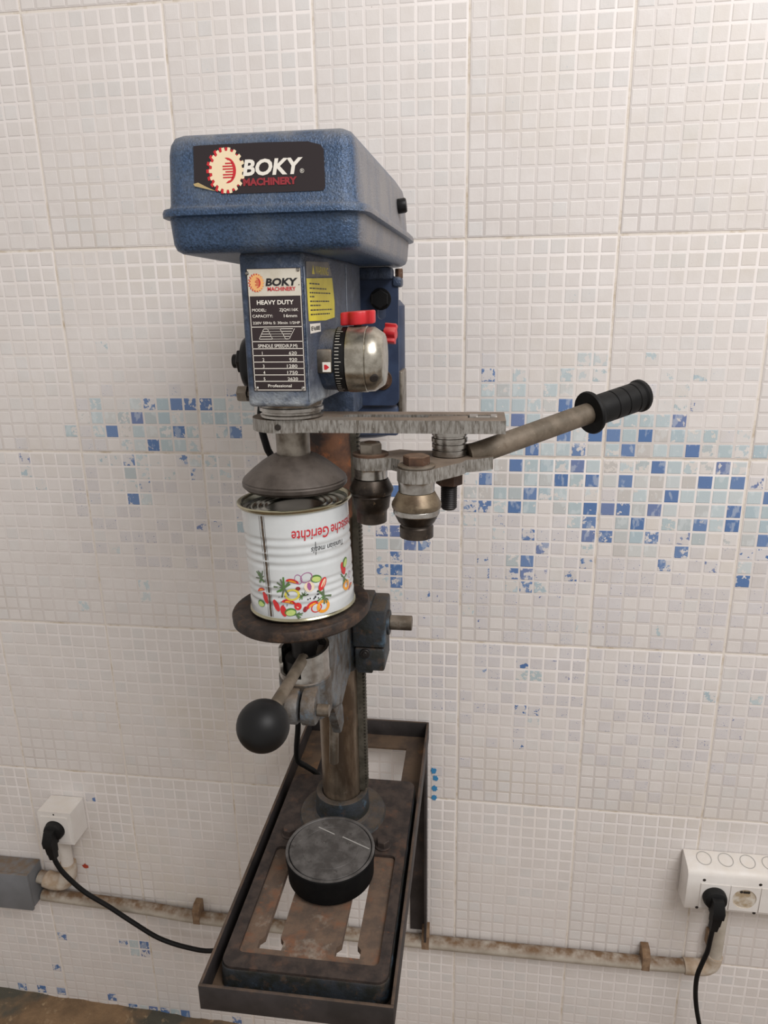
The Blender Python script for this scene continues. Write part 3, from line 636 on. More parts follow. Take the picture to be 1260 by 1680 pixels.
# stickers on the right flank
FA = Vector((-.1225, -.430, 0)); FB = Vector((-.1135, -.290, 0)); FU = (FB-FA).normalized(); FN = Vector((FU.y, -FU.x, 0))
def flank(k): return lambda u, z: tuple(FA + FU*u + FN*(.0003+.00012*k) + Vector((0, 0, z)))
b = bmesh.new(); flat([(.0062, .8398), (.0870, .8430), (.0760, .8550), (.0062, .8520)], flank(0), b, 0)
flat([(.0220, .8428), (.0300, .8428), (.0260, .8505)], flank(1), b, 1); letters('WARNING', .0068, lambda x, y: flank(1)(.0320+x, .8432+y), b, midx=1, width=.042)
warn = printed(b, 'warning_label', dp, ['sticker_brown', 'sticker_yellow']); warn['label'] = 'faded warning title strip with yellow lettering'
b = bmesh.new(); flat([(.0058, .8388), (.0870, .8415), (.0930, .8200), (.0915, .8060), (.0600, .8040), (.0075, .8045)], flank(0), b, 0)
random.seed(5)
for k, (z, w) in enumerate(((.8350, .030), (.8312, .052), (.8276, .065), (.8244, .014), (.8206, .060), (.8172, .032), (.8134, .070), (.8098, .062))):
    u = .0135
    while u < .0135+w:
        d = random.uniform(.003, .008); bar2(u, z+.0002*u, min(u+d, .0135+w), z+.0002*u, .0011, flank(1), b, 1); u += d + .0016
ws = printed(b, 'instruction_label', dp, ['sticker_yellow', 'ink_black']); ws['label'] = 'yellow safety instruction sticker'
b = bmesh.new(); flat([(.0100, .8022), (.0420, .8022), (.0425, .7948), (.0105, .7942)], flank(0), b, 0); letters('REF No:000805', .0036, lambda x, y: flank(1)(.0130+x, .7965+y), b, midx=1, width=.027, bold=.02)
printed(b, 'reference_label', dp, ['ink_white', 'ink_black'])['label'] = 'small white reference number sticker'
# feed hub on the right
HY, HZ = -.3720, .7690; HO = (0, HY, HZ)
bs = lathe([(0.0271, -.130), (0.0277, -.1080), (0.0282, -.1070)], HO, (1, 0, 0), seg=48); part(bs, 'hub_boss', 'blue_cast')
part(bevel(box(-.1215, -.1075, -.4025, -.3950, .7590, .7800), .002), 'pointer_block', 'worn_steel')
b = bmesh.new(); py = -.4027
flat([(-.1160, .7605), (-.1085, .7605), (-.1085, .7690), (-.1160, .7690)], lambda x, z: (x, py, z), b, 0); flat([(-.1145, .7625), (-.1125, .7625), (-.1098, .7645), (-.1125, .7668), (-.1145, .7668)], lambda x, z: (x, py-.0002, z), b, 1)
printed(b, 'pointer_label', dp, ['ink_white', 'arrow_red'])['label'] = 'white sticker with a red arrow'
part(lathe([(0.0282, -.1070), (0.0292, -.1066), (0.0292, -.0975), (0.0282, -.0970)], HO, (1, 0, 0), seg=64), 'feed_dial', 'black_plastic', label='black depth dial with white graduations')
b = bmesh.new()
for k in range(60):
    a = 2*PI*k/60; L = .0058 if k % 5 == 0 else .0038
    def DF(x, y, a=a): th = a + y/.0294; return (x, HY+.0294*math.cos(th), HZ+.0294*math.sin(th))
    flat([(-.1055, -.00022), (-.1055+L, -.00022), (-.1055+L, .00022), (-.1055, .00022)], DF, b)
printed(b, 'graduation', dp, ['ink_white'])
part(lathe([(0.0282, -.0970), (0.0296, -.0966), (0.0298, -.0960), (0.0298, -.0800), (0.0289, -.0793)], HO, (1, 0, 0), seg=64), 'hub_ring', 'chrome_hub', label='scratched metal ring of the feed hub')
part(lathe([(0.0287, -.0793), (0.0292, -.0786), (0.0289, -.0730), (0.0232, -.0645), (0.0215, -.0638), (0, -.0638)], HO, (1, 0, 0), seg=64), 'hub_cap', 'chrome_hub', label='shiny cone of the feed hub')
part(cyl(.0040, .0, .004, (-.0722, HY-.0212, HZ-.0133), (.35, -.78, -.5), seg=16), 'handle_hole', 'hole_dark', label='dark threaded handle hole')
def wing(cx, cy, cz, ax, upv, L, name='wing_knob'):
    ax = Vector(ax).normalized(); up = Vector(upv).normalized(); side = up.cross(ax); o = Vector((cx, cy, cz))
    half = [(L, 0), (L*.995, .0030), (L*.95, .0046), (L*.84, .0052), (L*.70, .0047), (L*.56, .0040), (L*.47, .0045), (L*.38, .0064), (L*.24, .0080), (0, .0088)]
    q1 = half; q2 = [(-x, y) for x, y in reversed(half[:-1])]; top_ = q1 + q2; ol = top_ + [(x, -y) for x, y in reversed(top_[1:-1])]
    bm = prism(ol, 0, .0118, lambda a, b, h: tuple(o + ax*a + side*b + up*h), .0016, 2)
    return part(bm, name, 'red_plastic', label='red plastic wing knob')
wk = wing(-.0880, -.3740, .8000, (1, -.12, .06), (0.02, -.05, 1), .0158); part(cyl(.0038, -.010, .001, (-.0880, -.3740, .8000), (0, 0, 1)), 'stem', 'dark_steel', wk)
wk = wing(-.0735, -.300, .7895, (.1, .25, 1), (1, -.1, -.1), .0098); part(cyl(.0030, -.022, .001, (-.0735, -.300, .7895), (1, 0, 0)), 'stem', 'dark_steel', wk)
part(bevel(box(-.1135, -.0915, -.318, -.290, .776, .7955), .004), 'depth_stop_boss', 'blue_cast')
# spring cap and bolts on the left flank
part(lathe([(.0275, -.1780), (.0275, -.1990), (.0240, -.2040), (.0130, -.2050)], (0, -.345, .764), (1, 0, 0), seg=40), 'spring_cap', 'black_plastic', label='black return spring cap')
part(join(hexa(.0120, .2045, .2120, (0, -.345, .766), (-1, 0, 0)), cyl(.0068, .2120, .2175, (0, -.345, .766), (-1, 0, 0))), 'spring_nut', 'dark_steel')
part(join(hexa(.0080, .196, .2055, (0, -.372, .7375), (-1, 0, 0), rot=.2), cyl(.004, .178, .196, (0, -.372, .7375), (-1, 0, 0))), 'quill_bolt', 'worn_steel')
# motor and its slotted plate
def mp(a, b, h): return (a, -.1720 + h, b)
mpl = part(plate(rrect(-.1330, -.0740, .6990, .8490, .008), [rrect(-.0985, -.0885, .8000, .8320, .0049), rrect(-.0985, -.0885, .7180, .7480, .0049)], 0, .006, mp), 'motor_plate', 'blue_plate', label='dark blue slotted motor plate behind the head')
for z, c, rr in ((.8230, 'black_plastic', .0110), (.7300, 'rusty_bolt', .0100)):
    part(join(cyl(.0125, 0, .002, (-.0945, -.172, z), (0, -1, 0)), hexa(rr, .002, .010, (-.0945, -.172, z), (0, -1, 0), rot=.5)), 'plate_bolt', c, mpl)
part(bevel(box(-.1350, -.0790, -.190, -.166, .8440, .8580), .004), 'plate_hinge', 'blue_cast'); part(hexa(.005, .846, .8565, (-.0735, -.165, 0)), 'hinge_bolt', 'rusty_bolt')
part(bevel(box(-.0805, -.0700, -.175, -.150, .836, .8475), .003), 'hinge_lug', 'blue_cast')
part(bevel(box(-.1450, -.0760, -.165, -.110, .6600, .6975), .004), 'motor_foot', 'blue_plate')
part(lathe([(.040, .650), (.056, .655), (.058, .660), (.058, .815), (.052, .822), (.020, .826)], (-.1330, -.090, 0), seg=40), 'motor', 'blue_plate', label='blue motor body behind the column')
part(bevel(box(-.0762, -.0712, -.160, -.110, .672, .738), .001), 'motor_strap', 'worn_steel')
# spindle and seaming chuck
part(lathe([(.0158, .672), (.0160, .6725), (.0160, .7200), (.0155, .7205)], (SX, SY, 0), seg=36), 'spindle', 'worn_steel')
part(lathe([(0, .6505), (.0420, .6505), (.0470, .6520), (.0498, .6548), (.0500, .6580), (.0490, .6592), (.0492, .6604), (.0484, .6614), (.0400, .6690), (.0300, .6768), (.0215, .6818), (.0190, .6826), (.0178, .6832), (.0160, .6832)], (SX, SY, 0), seg=64), 'seaming_chuck', 'chuck_iron', smooth=28, label='dark iron cone shaped seaming chuck')
# fixed seaming bar
PX, PY = -.0040, -.3850
bar_out = circle(-.1560, -.3845, .0315, 22, 62, 298) + [(-.128, -.4110), (.0455, -.4105), (.0455, -.3580), (-.128, -.3580)]
bar_slot = circle(-.094, -.3845, .0085, 8, 90, 270) + circle(.030, -.3845, .0085, 8, -90, 90)
sbm = plate(bar_out, [bar_slot], .7075, .7190); bmesh.ops.recalc_face_normals(sbm, faces=sbm.faces)
for f in sbm.faces:
    f.normal_update()
    if abs(f.normal.z) < .3: f.material_index = 1
part(sbm, 'seaming_bar', None, smooth=30, label='long slotted steel bar fixed under the head', mats=['dusty_bar', 'sawn_edge'])
part(join(bevel(box(.0135, .0215, -.3905, -.3760, .7110, .7200), .001), bevel(box(.0325, .0385, -.3905, -.3760, .7110, .7200), .001), tube([(.0215, -.383, .7150), (.0325, -.383, .7150)], .0042, 12, 1)), 'adjusting_screw', 'raw_steel')
part(bevel(box(-.0240, .0125, -.3920, -.3770, .7090, .7186), .001), 'slot_filler', 'dusty_bar')
part(cyl(.0028, 0, .0012, (-.156, -.4160, .7130), (0, -1, 0)), 'screw_hole', 'hole_dark')
part(lathe([(.0150, .6835), (.0158, .6840), (.0158, .6890), (.0148, .6895), (.0148, .6905), (.0160, .6910), (.0160, .6945), (.0150, .6950), (.0150, .6960), (.0165, .6965), (.0165, .7000), (.0152, .7005), (.0152, .7020), (.0162, .7025), (.0162, .7075)], (PX, PY, 0), seg=36), 'pivot_spacer', 'raw_steel', label='stacked steel washers on the pivot')
# roller lever
R1, R2 = (-.0768, -.3880), (-.0300, -.4350); LZ0, LZ1 = .6715, .6830
lo = circle(R1[0], R1[1], .0165, 16, 95, 290) + [(-.0560, -.3995), (-.0470, -.4080)] + circle(R2[0], R2[1], .0168, 16, 165, 335) + [(-.0080, -.4340), (.0080, -.4150), (.0120, -.4040), (.0240, -.3990), (.0360, -.3900), (.0340, -.3700), (.0160, -.3640), (-.0150, -.3640), (-.0380, -.3650), (-.0520, -.3600), (-.0640, -.3690)]
lbm = plate(lo, [], LZ0, LZ1); bmesh.ops.recalc_face_normals(lbm, faces=lbm.faces)
for f in lbm.faces:
    f.normal_update()
    if abs(f.normal.z) < .3: f.material_index = 1
lever = part(lbm, 'roller_lever', None, smooth=30, label='forked lever plate carrying two seaming rollers and the handle', mats=['dusty_bar', 'sawn_edge'])
part(lathe([(.0085, .6615), (.0155, .6620), (.0155, .6690), (.0165, .6715)], (*R1, 0), seg=36), 'roller_bearing', 'raw_steel', lever)
part(lathe([(.012, .6180), (.0142, .6190), (.0145, .6290), (.0150, .6305), (.0168, .6330), (.0180, .6420), (.0190, .6450), (.0185, .6460), (.0198, .6475), (.0208, .6500), (.0206, .6520), (.0160, .6610), (.0100, .6615)], (*R1, 0), seg=44), 'roller', 'roller_dark', lever, label='dark worn seaming roller next to the can')
part(lathe([(.0100, .6830), (.0168, .6830), (.0168, .6852), (.0100, .6852)], (*R1, 0), seg=36), 'washer', 'rusty_bolt', lever)
nut = hexa(.0112, .6852, .6950, (*R1, 0), rot=.25); part(nut, 'roller_nut', 'worn_steel', lever); part(cyl(.0058, .6945, .6954, (*R1, 0), seg=18), 'bolt_end', 'rusty_bolt', lever)
part(lathe([(.0085, .6615), (.0155, .6620), (.0157, .6690), (.0165, .6715)], (*R2, 0), seg=36), 'roller_bearing', 'raw_steel', lever)
part(lathe([(.012, .6200), (.0148, .6208), (.0148, .6300), (.0138, .6312), (.0138, .6325), (.0160, .6345), (.0190, .6405), (.0195, .6415)], (*R2, 0), seg=44, cap=False), 'roller', 'roller_dark', lever, label='lower dark half of the front seaming roller')
part(lathe([(.0195, .6415), (.0203, .6425), (.0203, .6460), (.0200, .6465)], (*R2, 0), seg=44, cap=False), 'roller_band', 'raw_steel', lever, label='bright rubbed band of the front roller')
part(lathe([(.0200, .6465), (.0213, .6475), (.0218, .6500), (.0214, .6518), (.0165, .6605), (.0158, .6615), (.0100, .6615)], (*R2, 0), seg=44, cap=False), 'roller_cone', 'roller_steel', lever, label='rusty upper cone of the front roller')
part(lathe([(.0100, .6830), (.0150, .6830), (.0162, .6838), (.0162, .6850), (.0150, .6856), (.0100, .6856)], (*R2, 0), seg=36), 'washer', 'worn_steel', lever)
part(hexa(.0115, .6856, .6935, (*R2, 0), rot=.55), 'roller_bolt', 'rusty_bolt', lever)
part(join(cyl(.0165, .6675, .6715, (PX, PY, 0)), hexa(.0125, .6560, .6675, (PX, PY, 0), rot=.4)), 'pivot_nut', 'rusty_bolt', lever)
pr = [(.0078, .6560)]; z = .6560
while z > .6330: pr += [(.0078, z-.0008), (.0070, z-.0014)]; z -= .0018
part(lathe(pr + [(.0060, z-.001)], (PX, PY, 0), seg=24), 'pivot_stud', 'dark_steel', lever)
H0, H1, H2 = Vector((.0140, -.3840, .6835)), Vector((.1290, -.3200, .7130)), Vector((.1840, -.2850, .7260))
hd = (H2-H0).normalized()
part(tube([H0, H0 + Vector((.018, .008, .004)), H1, H2 - hd*.006], .0103, 20, 5), 'handle_tube', 'tube_dust', lever, label='dusty steel handle tube')
gd = (H2-H1).normalized(); GL = (H2-H1).length
gr = [(.0106, -.002), (.0205, -.002), (.0212, -.0005), (.0212, .0010), (.0205, .0025), (.0160, .0040), (.0152, .0060), (.0155, .0085), (.0155, .0100), (.0145, .0108)]
h = .0130
while h < GL-.010: gr += [(.0148, h), (.0148, h+.0115), (.0141, h+.0121), (.0141, h+.0128)]; h += .0134
gr += [(.0148, GL-.007), (.0164, GL-.005), (.0164, GL-.002), (.0150, GL), (0, GL)]
part(lathe(gr, H1, gd, seg=36), 'grip', 'black_rubber', lever, label='black rubber hand grip with a flange')
# ------------------------------------------------------------------ the food can standing on the support plate
CB = Vector((SX+.0022, SY, .5306)); CRAD = .0515; CHT = .1095
can = thing('food_can', CB, 'white printed food can with upside-down red lettering on the round plate', 'can')
def can_r(h):
    r = CRAD
    for lo_, hi_, cnt in ((.052, .084, 4), (.014, .042, 4)):
        if lo_ < h < hi_: r -= .0008*(.5 - .5*math.cos(2*PI*cnt*(h-lo_)/(hi_-lo_)))
    return r
prof = [(CRAD-.001, .0035)] + [(can_r(h), h) for h in [.004 + .1005*k/110 for k in range(111)]]
part(lathe(prof, CB, seg=72, cap=False), 'can_body', 'can_white', can, smooth=60, label='white ribbed can wall with food print')
part(lathe([(CRAD-.0025, .0030), (CRAD-.001, 0), (CRAD+.0008, .0004), (CRAD+.0015, .0018), (CRAD+.0008, .0034), (CRAD, .0040)], CB, seg=72), 'bottom_rim', 'tin', can)
part(lathe([(CRAD, .1045), (CRAD+.0018, .1052), (CRAD+.0038, .1075), (CRAD+.0040, .1090), (CRAD+.0030, .1097), (CRAD+.0008, .1090), (CRAD-.0008, .1070)], CB, seg=72, cap=False), 'top_rim', 'tin', can)
lp = [(CRAD-.0008, .1072), (CRAD-.0016, .1035), (CRAD-.0040, .1022)]
for r0 in (.044, .038, .032): lp += [(r0, .1020), (r0-.0014, .1034), (r0-.0030, .1034), (r0-.0044, .1014)]
lp += [(.026, .1014), (0, .1012)]
part(lathe(lp, CB, seg=72, cap=False), 'can_lid', 'tin_inside', can, smooth=25, label='ringed metal can lid')
def CF(k=1):
    def f(x, h):
        a = math.radians(-76) + x/CRAD; r = max(can_r(h), CRAD-.0004) + .00025 + .00012*k
        return (CB.x + r*math.cos(a), CB.y + r*math.sin(a), CB.z + h)
    return f
def UP(x0, h0, k=1): return lambda x, y: CF(k)(x0 - x, h0 - y)          # printed upside down
b = bmesh.new()
for x, w in ((-.0350, .0004), (-.0320, .0024), (-.0295, .0004)): 
    for k in range(24): flat([(x-w/2, .005+.0041*k), (x+w/2, .005+.0041*k), (x+w/2, .0091+.0041*k), (x-w/2, .0091+.0041*k)], CF(0), b)
printed(b, 'side_seam', can, ['seam_dark'])
b = letters('Tunesische', .0105, UP(.0815, .0895), bold=.008, shear=.12, width=.0470)
letters('Gerichte', .0105, UP(.0320, .0895), b, bold=.008, shear=.12, width=.0360); printed(b, 'lettering', can, ['ink_red'])
b = letters('Tunisian', .0055, UP(.0500, .0720), shear=.3, width=.0210); letters('meals', .0055, UP(.0270, .0720), b, shear=.3, width=.0145)
bar2(.0170, .0645, .0173, .0770, .0005, CF(1), b); printed(b, 'lettering', can, ['ink_black'])
VM = ['veg_red', 'veg_dark_red', 'veg_orange', 'veg_yellow', 'veg_green', 'veg_lime', 'veg_herb', 'veg_purple', 'veg_cream', 'ink_black']
b = bmesh.new(); random.seed(3)
def blob(x, h, rx, ry, rot, m, k=1, n=14, a0=0, a1=2*PI):
    rx *= 1.25; ry *= 1.25
    pts = []
    for q in range(n):
        a = a0 + (a1-a0)*q/(n if a1-a0 > 6 else n-1); px, py = rx*math.cos(a), ry*math.sin(a)
        pts.append((x+px*math.cos(rot)-py*math.sin(rot), h+px*math.sin(rot)+py*math.cos(rot)))
    flat(pts, CF(k), b, m)
def wedge(x, h, r, rot): blob(x, h, r, r*.62, rot, 0, 1, 12, 0, PI); blob(x+.0002, h+.0006, r*.6, r*.3, rot, 2, 2, 10, 0, PI)
def lime(x, h, r, rot): blob(x, h, r, r*.7, rot, 4, 1); blob(x+r*.06, h-r*.12, r*.82, r*.5, rot, 5, 2)
def herb(x, h, s, rot):
    s *= 1.15
    for q in range(13):
        a = rot + random.uniform(-1.3, 1.3) + (PI if q % 3 == 0 else 0); L = s*random.uniform(.5, 1)
        bar2(x, h, x+L*math.cos(a), h+L*math.sin(a), s*.14, CF(1), b, 6 if q % 4 else 4)
def ring(x, h, r, m, ex=1.0, rot=0, t=.28): ringflat(x, h, r*1.2*(1-t), r*1.2, CF(1), b, m, 18, ex, rot)
def items(dx):
    wedge(-.0185+dx, .0400, .0050, -.3); ring(-.0125+dx, .0430, .0042, 7, .7, .2, .13); ring(-.0050+dx, .0440, .0040, 7, 1.25, .5, .13)
    lime(.0040+dx, .0415, .0044, -.2); blob(.0100+dx, .0350, .0026, .0056, -.5, 0); blob(.0106+dx, .0352, .0012, .0042, -.5, 8, 2)
    blob(-.0030+dx, .0345, .0040, .0040, 0, 8); blob(-.0030+dx, .0350, .0016, .0034, .1, 7, 2, 8); blob(-.0135+dx, .0340, .0018, .0016, 0, 1)
    herb(-.0265+dx, .0350, .0100, 1.2); ring(-.0195+dx, .0280, .0048, 3, 1.3, .1, .3); herb(-.0100+dx, .0265, .0045, .4)
    for q in range(15): blob(random.uniform(-.010, .007)+dx, random.uniform(.022, .029), .0006, .0006, 0, 9, 2, 7)
    for q in range(9): blob(random.uniform(-.033, -.020)+dx, random.uniform(.017, .027), .0004, .0004, 0, 9, 2, 6)
    herb(.0105+dx, .0230, .0090, -1.4); wedge(-.0235+dx, .0195, .0055, -.2); blob(-.0150+dx, .0165, .0028, .0030, 0, 0); blob(-.0148+dx, .0165, .0013, .0013, 0, 8, 2)
    wedge(-.0015+dx, .0150, .0055, .5); ring(.0022+dx, .0130, .0038, 0, 1.2, .4, .2); ring(.0090+dx, .0130, .0052, 2, 1.1, .6, .45); blob(-.0085+dx, .0130, .0016, .0024, -.4, 1)
    lime(-.0225+dx, .0110, .0046, .2); herb(-.0175+dx, .0085, .0060, -.3); blob(-.0290+dx, .0120, .0024, .0046, .2, 0); blob(-.0360+dx, .0170, .0022, .0050, .4, 0)
items(.0110)
for dx in (.020,):
    lime(.0310+dx, .0480, .0042, 1.0); blob(.0275+dx, .0430, .0028, .0056, .3, 0); herb(.0285+dx, .0330, .0070, 1.5); ring(.0310+dx, .0250, .0045, 2, 1, 0, .5); ring(.0390+dx, .0330, .0030, 7, .8, 0, .15); wedge(.0400+dx, .0200, .004, .5)
herb(-.0400, .0420, .0075, 1.4); wedge(-.0420, .0290, .004, .3); lime(-.0440, .0160, .004, 0); blob(-.037, .0230, .0022, .0050, .3, 0)
printed(b, 'food_print', can, VM)['label'] = 'printed vegetables, herbs and peppercorns'
can.rotation_euler = (math.radians(-1.2), math.radians(-2.3), 0)
# ------------------------------------------------------------------ loose round disc lying on the base
DC = Vector((-.1440, -.3380, .1523))
disc = thing('round_disc', DC, 'thick black round disc with scuffed grey top lying on the rusty base', 'disc')
part(lathe([(.0490, 0), (.0512, .0006), (.0520, .0020), (.0525, .0210), (.0540, .0300), (.0540, .0335), (.0525, .0352)], DC, seg=72), 'disc_body', 'disc_black', disc)
part(lathe([(.0525, .0345), (.0538, .0352), (.0535, .0362), (.0510, .0364), (.0502, .0352), (.0494, .0352), (.0488, .0362), (.0345, .0362), (.0340, .0359), (.0335, .0362), (0, .0362)], DC, seg=72, cap=False), 'disc_top', 'disc_top', disc, smooth=20, label='scuffed grey top of the disc')
b = bmesh.new()
for a in [(-0.1654, -0.306, -0.143, -0.3162), (-0.1325, -0.3192, -0.0966, -0.3354)]: bar2(*a, .0016, lambda x, y: (x, y, DC.z+.0365), b)
printed(b, 'scratch', disc, ['ink_grey'])
# ------------------------------------------------------------------ left single wall socket
def socket_face(parent, cx, cz, fy, half, plug_in, well=.0190):
    fr = plate(rrect(cx-half, cx+half, cz-half, cz+half, .002), [circle(cx, cz, well, 28)], 0, .0015, lambda a, b, h: (a, fy - h, b))
    part(fr, 'socket_frame', 'white_plastic', parent)
LX0, LX1, LZ0_, LZ1_, LY = -.7570, -.6925, -.1240, -.0555, -.0450
ls = thing('wall_socket', ((LX0+LX1)/2, -.001, LZ0_), 'single white cube wall socket on the left with a black plug', 'socket')
part(bevel(plate(rrect(LX0, LX1, LZ0_, LZ1_, .002), [circle(-.7260, -.0920, .0190, 28)], 0, .0440, lambda a, b, h: (a, -.0012 - h, b)), .0009, 2, 60), 'socket_box', 'white_plastic', ls)
part(lathe([(.019, 0), (.019, .012), (0, .012)], (-.7260, -.0445, -.0920), (0, 1, 0), seg=28, cap=False), 'socket_well', 'socket_well', ls)
socket_face(ls, -.7260, -.0920, -.0452, .0265, True)
part(cyl(.0016, 0, .0004, (-.7250, -.0452, -.0605), (0, -1, 0), seg=12), 'screw_hole', 'hole_dark', ls)
# right multi socket
ms = thing('wall_socket', (.465, -.001, -.146), 'wide white double wall socket on the right with one empty outlet', 'socket')
pf = [(-.0012, -.0605), (-.0300, -.0690), (-.0360, -.0722), (-.0400, -.0785), (-.0400, -.1440), (-.0385, -.1460), (-.0012, -.1490)]
RSX0, RSX1 = .3760, .5580
sh = prism(pf, RSX0, RSX1, lambda a, b, h: (h, a, b), .0018, 2); part(sh, 'socket_box', 'white_plastic', ms, label='white surface socket box with sloped top')
for cx in (.4200, .4665, .5130):
    fr = plate([(cx-.0222, -.1400), (cx+.0222, -.1400), (cx+.0222, -.0925), (cx-.0222, -.0925)], [circle(cx, -.1160, .0185, 28)] if cx < .5 else [], 0, .0012, lambda a, b, h: (a, -.0401 - h, b)); part(fr, 'socket_frame', 'white_plastic', ms)
    if cx < .5: part(lathe([(.0185, -.0012), (.0180, -.0006), (.0176, .0), (0, .0)], (cx, -.0402, -.1160), (0, 1, 0), seg=32, cap=False), 'socket_well', 'socket_well', ms)
part(join(cyl(.0025, 0, .0006, (.4610, -.0404, -.1030), (0, -1, 0), 12), cyl(.0025, 0, .0006, (.4720, -.0404, -.1030), (0, -1, 0), 12), box(.4640, .4700, -.0410, -.0404, -.1050, -.1010)), 'socket_contact', 'hole_dark', ms)
tn = Vector((0, -.0085, .0288)).normalized(); tn = Vector((0, -tn.y if False else tn.y, tn.z))
for cx in (.4060, .4400, .4740, .5080):
    k = lathe([(.0118, .0002), (.0118, .0006), (.0110, .0006), (.0110, .0002)], (cx, -.0155, -.0647), (0, -.283, .959), seg=32, cap=False); part(k, 'knockout_ring', 'ink_grey', ms)
for x, z in ((.4020, -.0860), (.4880, -.0860), (.3960, -.1420), (.4850, -.1430)): part(cyl(.0026, 0, .0004, (x, -.0400, z), (0, -1, 0), 14), 'screw_hole', 'hole_dark', ms)
# plugs and cords
def plug(parent, cx, cz, fy, lean=0.0):
    b = lathe([(.0176, .003), (.0184, 0), (.0184, -.006), (.0165, -.011), (.0110, -.0135), (0, -.014)], (cx, fy, cz), (0, 1, 0), seg=30, cap=False)
    nk = loft([[(cx+lean*t+sx*w, fy-d0+sy*dp, cz-h) for sx, sy in ((-1, -1), (1, -1), (1, 1), (-1, 1))] for h, w, d0, dp, t in ((-.010, .0085, .012, .010, 0), (.006, .0092, .0175, .0125, .1), (.018, .0088, .019, .0105, .3), (.0185, .0072, .019, .0085, .31), (.034, .0066, .0190, .0075, .6), (.0345, .0060, .019, .0065, .62), (.046, .0052, .019, .0058, 1))])
    bevel(nk, .0016, 2, 40); part(join(b, nk), 'plug', 'black_rubber', parent)
pc = thing('power_cord', (-.7260, -.045, -.140), 'black power cord with plug running from the left socket to the drill press', 'power cord')
plug(pc, -.7260, -.0925, -.0455, .002)
def PXY(*a): return a
part(tube([(-.7240, -.0645, -.136), (-.7215, -.064, -.150), (-.7120, -.060, -.178), (-.6850, -.052, -.222), (-.6480, -.042, -.262), (-.6060, -.036, -.302), (-.5600, -.032, -.338), (-.5050, -.030, -.356), (-.4520, -.032, -.354), (-.38, -.05, -.30), (-.28, -.08, -.06), (-.222, -.095, .07), (-.2060, -.1330, .1280), (-.2080, -.1490, .1500), (-.2200, -.1530, .1620), (-.2310, -.1570, .1740), (-.2300, -.1620, .200), (-.2250, -.165, .240), (-.2230, -.165, .300), (-.2220, -.18, .40), (-.2200, -.21, .53), (-.2170, -.235, .635), (-.2190, -.25, .662), (-.2240, -.25, .695), (-.214, -.245, .735), (-.186, -.235, .750)], .0042, 10, 6), 'cable', 'black_rubber', pc)
pr_ = thing('power_cord', (.4200, -.041, -.160), 'black power cord hanging from the right double socket', 'power cord')
plug(pr_, .4200, -.1160, -.0420, -.003)
part(tube([(.4170, -.061, -.160), (.4160, -.060, -.185), (.4160, -.056, -.215), (.4120, -.052, -.245), (.4080, -.050, -.275), (.4090, -.05, -.31), (.4150, -.052, -.35), (.4280, -.055, -.40), (.45, -.06, -.46), (.475, -.065, -.53), (.50, -.075, -.575)], .0038, 10, 6), 'cable', 'black_rubber', pr_)
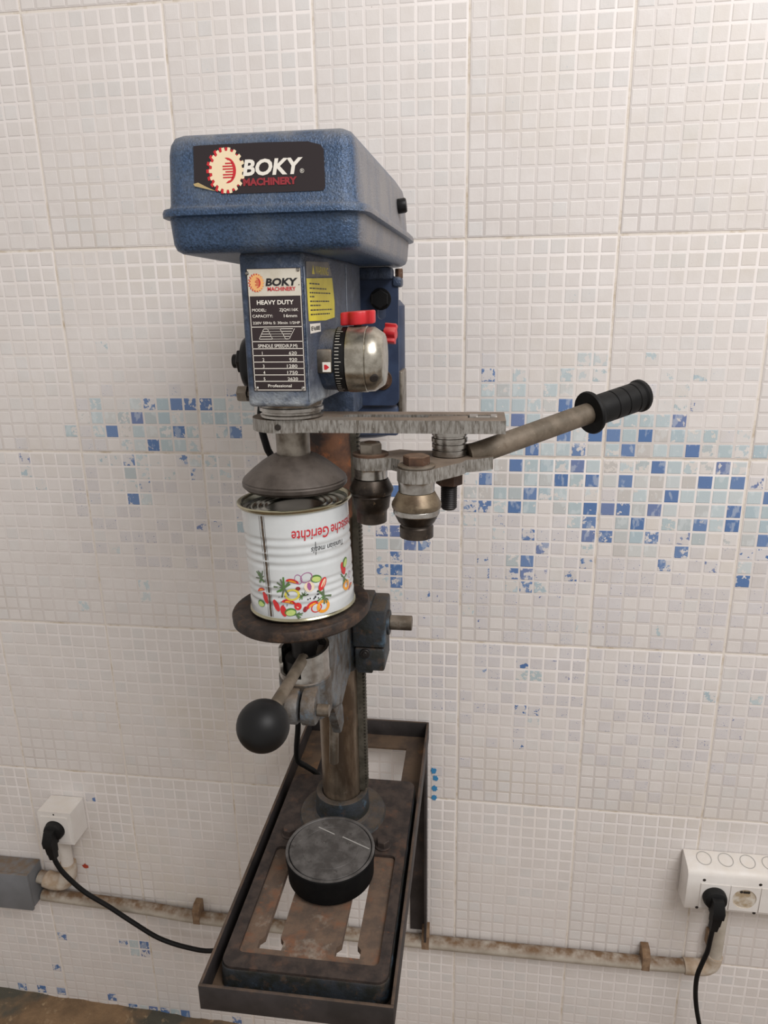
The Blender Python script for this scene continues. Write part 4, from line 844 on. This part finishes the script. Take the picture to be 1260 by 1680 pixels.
# conduit along the wall with clips, and the left junction box
cd = thing('conduit_pipe', (-.19, -.014, -.30), 'dirty beige conduit pipe running along the wall below the bracket', 'pipe')
CY = -.0135
part(tube([(-.800, CY, -.2790), (-.60, CY, -.2880), (-.47, CY, -.2980), (-.20, CY, -.3010), (.10, CY, -.3000), (.30, CY, -.2985), (.4120, CY, -.2960)], .0115, 16, 4), 'pipe_run', 'conduit', cd)
part(join(tube([(.398, CY, -.2962), (.418, CY, -.2955), (.4330, CY, -.2930), (.4430, CY, -.2830), (.4455, CY, -.2650)], .0135, 16, 5)), 'elbow', 'conduit_fitting', cd)
part(tube([(.4455, CY, -.2680), (.4455, CY, -.1480)], .0115, 16, 1), 'riser', 'conduit', cd, label='short upright pipe into the right socket')
for x, z in ((-.485, -.2975), (-.052, -.3015), (.332, -.2985)):
    c = plate([(-.0132, -.0050), (.0128, -.0050), (.0128, .0330), (-.0020, .0330), (-.0132, .0240)], [], 0, .013, lambda a, b, h: (x-.0065+h, CY+.0005+a*.93, z+b)); bevel(c, .0012, 2, 40); part(c, 'pipe_clip', 'clip_brown', cd)
c = bevel(box(.4300, .4440, -.0150, -.0015, -.2480, -.2180), .0015); part(c, 'pipe_clip', 'clip_brown', cd)
sd = thing('conduit_elbow', (-.7385, -.012, -.24), 'fat stained conduit elbow joining the left socket to the grey box', 'pipe')
part(tube([(-.7370, CY, -.1250), (-.7375, CY, -.2050)], .0112, 16, 1), 'riser', 'white_plastic_dull', sd)
part(tube([(-.7375, CY, -.1980), (-.7390, CY, -.2220), (-.7490, CY-.001, -.2400), (-.7680, CY-.001, -.2440), (-.7880, CY, -.2400)], .0155, 18, 5), 'elbow', 'conduit_fitting', sd)
part(tube([(-.782, CY, -.2405), (-.8020, CY, -.2360)], .0120, 16, 1), 'stub', 'conduit', sd)
jb = thing('junction_box', (-.885, -.001, -.288), 'grey plastic junction box with dusty top at the left edge', 'junction box')
part(bbox_(-.9750, -.8030, -.0400, -.0012, -.2860, -.2060, .003, 3), 'box_body', 'grey_box', jb)
part(bbox_(-.9765, -.8015, -.0465, -.0402, -.2875, -.2045, .002, 2), 'box_lid', 'grey_box', jb)
# paint spots on the wall
for x, z, r, m, nm, lb in ((-.7110, -.2150, .0090, 'paint_red', 'paint_spot', 'dried red paint drop beside the left conduit'),
                           (-.0395, .0560, .0085, 'paint_blue', 'paint_mark', 'topmost blue paint smear right of the bracket'), (-.0370, .0410, .0085, 'paint_blue', 'paint_mark', 'second blue paint smear right of the bracket'),
                           (-.0380, .0210, .0085, 'paint_blue', 'paint_mark', 'third blue paint smear right of the bracket'), (-.0385, .0020, .0085, 'paint_blue', 'paint_mark', 'lowest blue paint smear right of the bracket')):
    random.seed(int(x*9999)+int(z*999)); bm = bmesh.new()
    pts = [(x + r*random.uniform(.6, 1.0)*(.7 if m == 'paint_blue' else .8)*math.cos(2*PI*k/16), z + r*random.uniform(.45, .8)*math.sin(2*PI*k/16)) for k in range(16)]
    o = finish(prism(pts, -.0012, -.00085, XZ(0)), nm, m, wall); o['label'] = lb
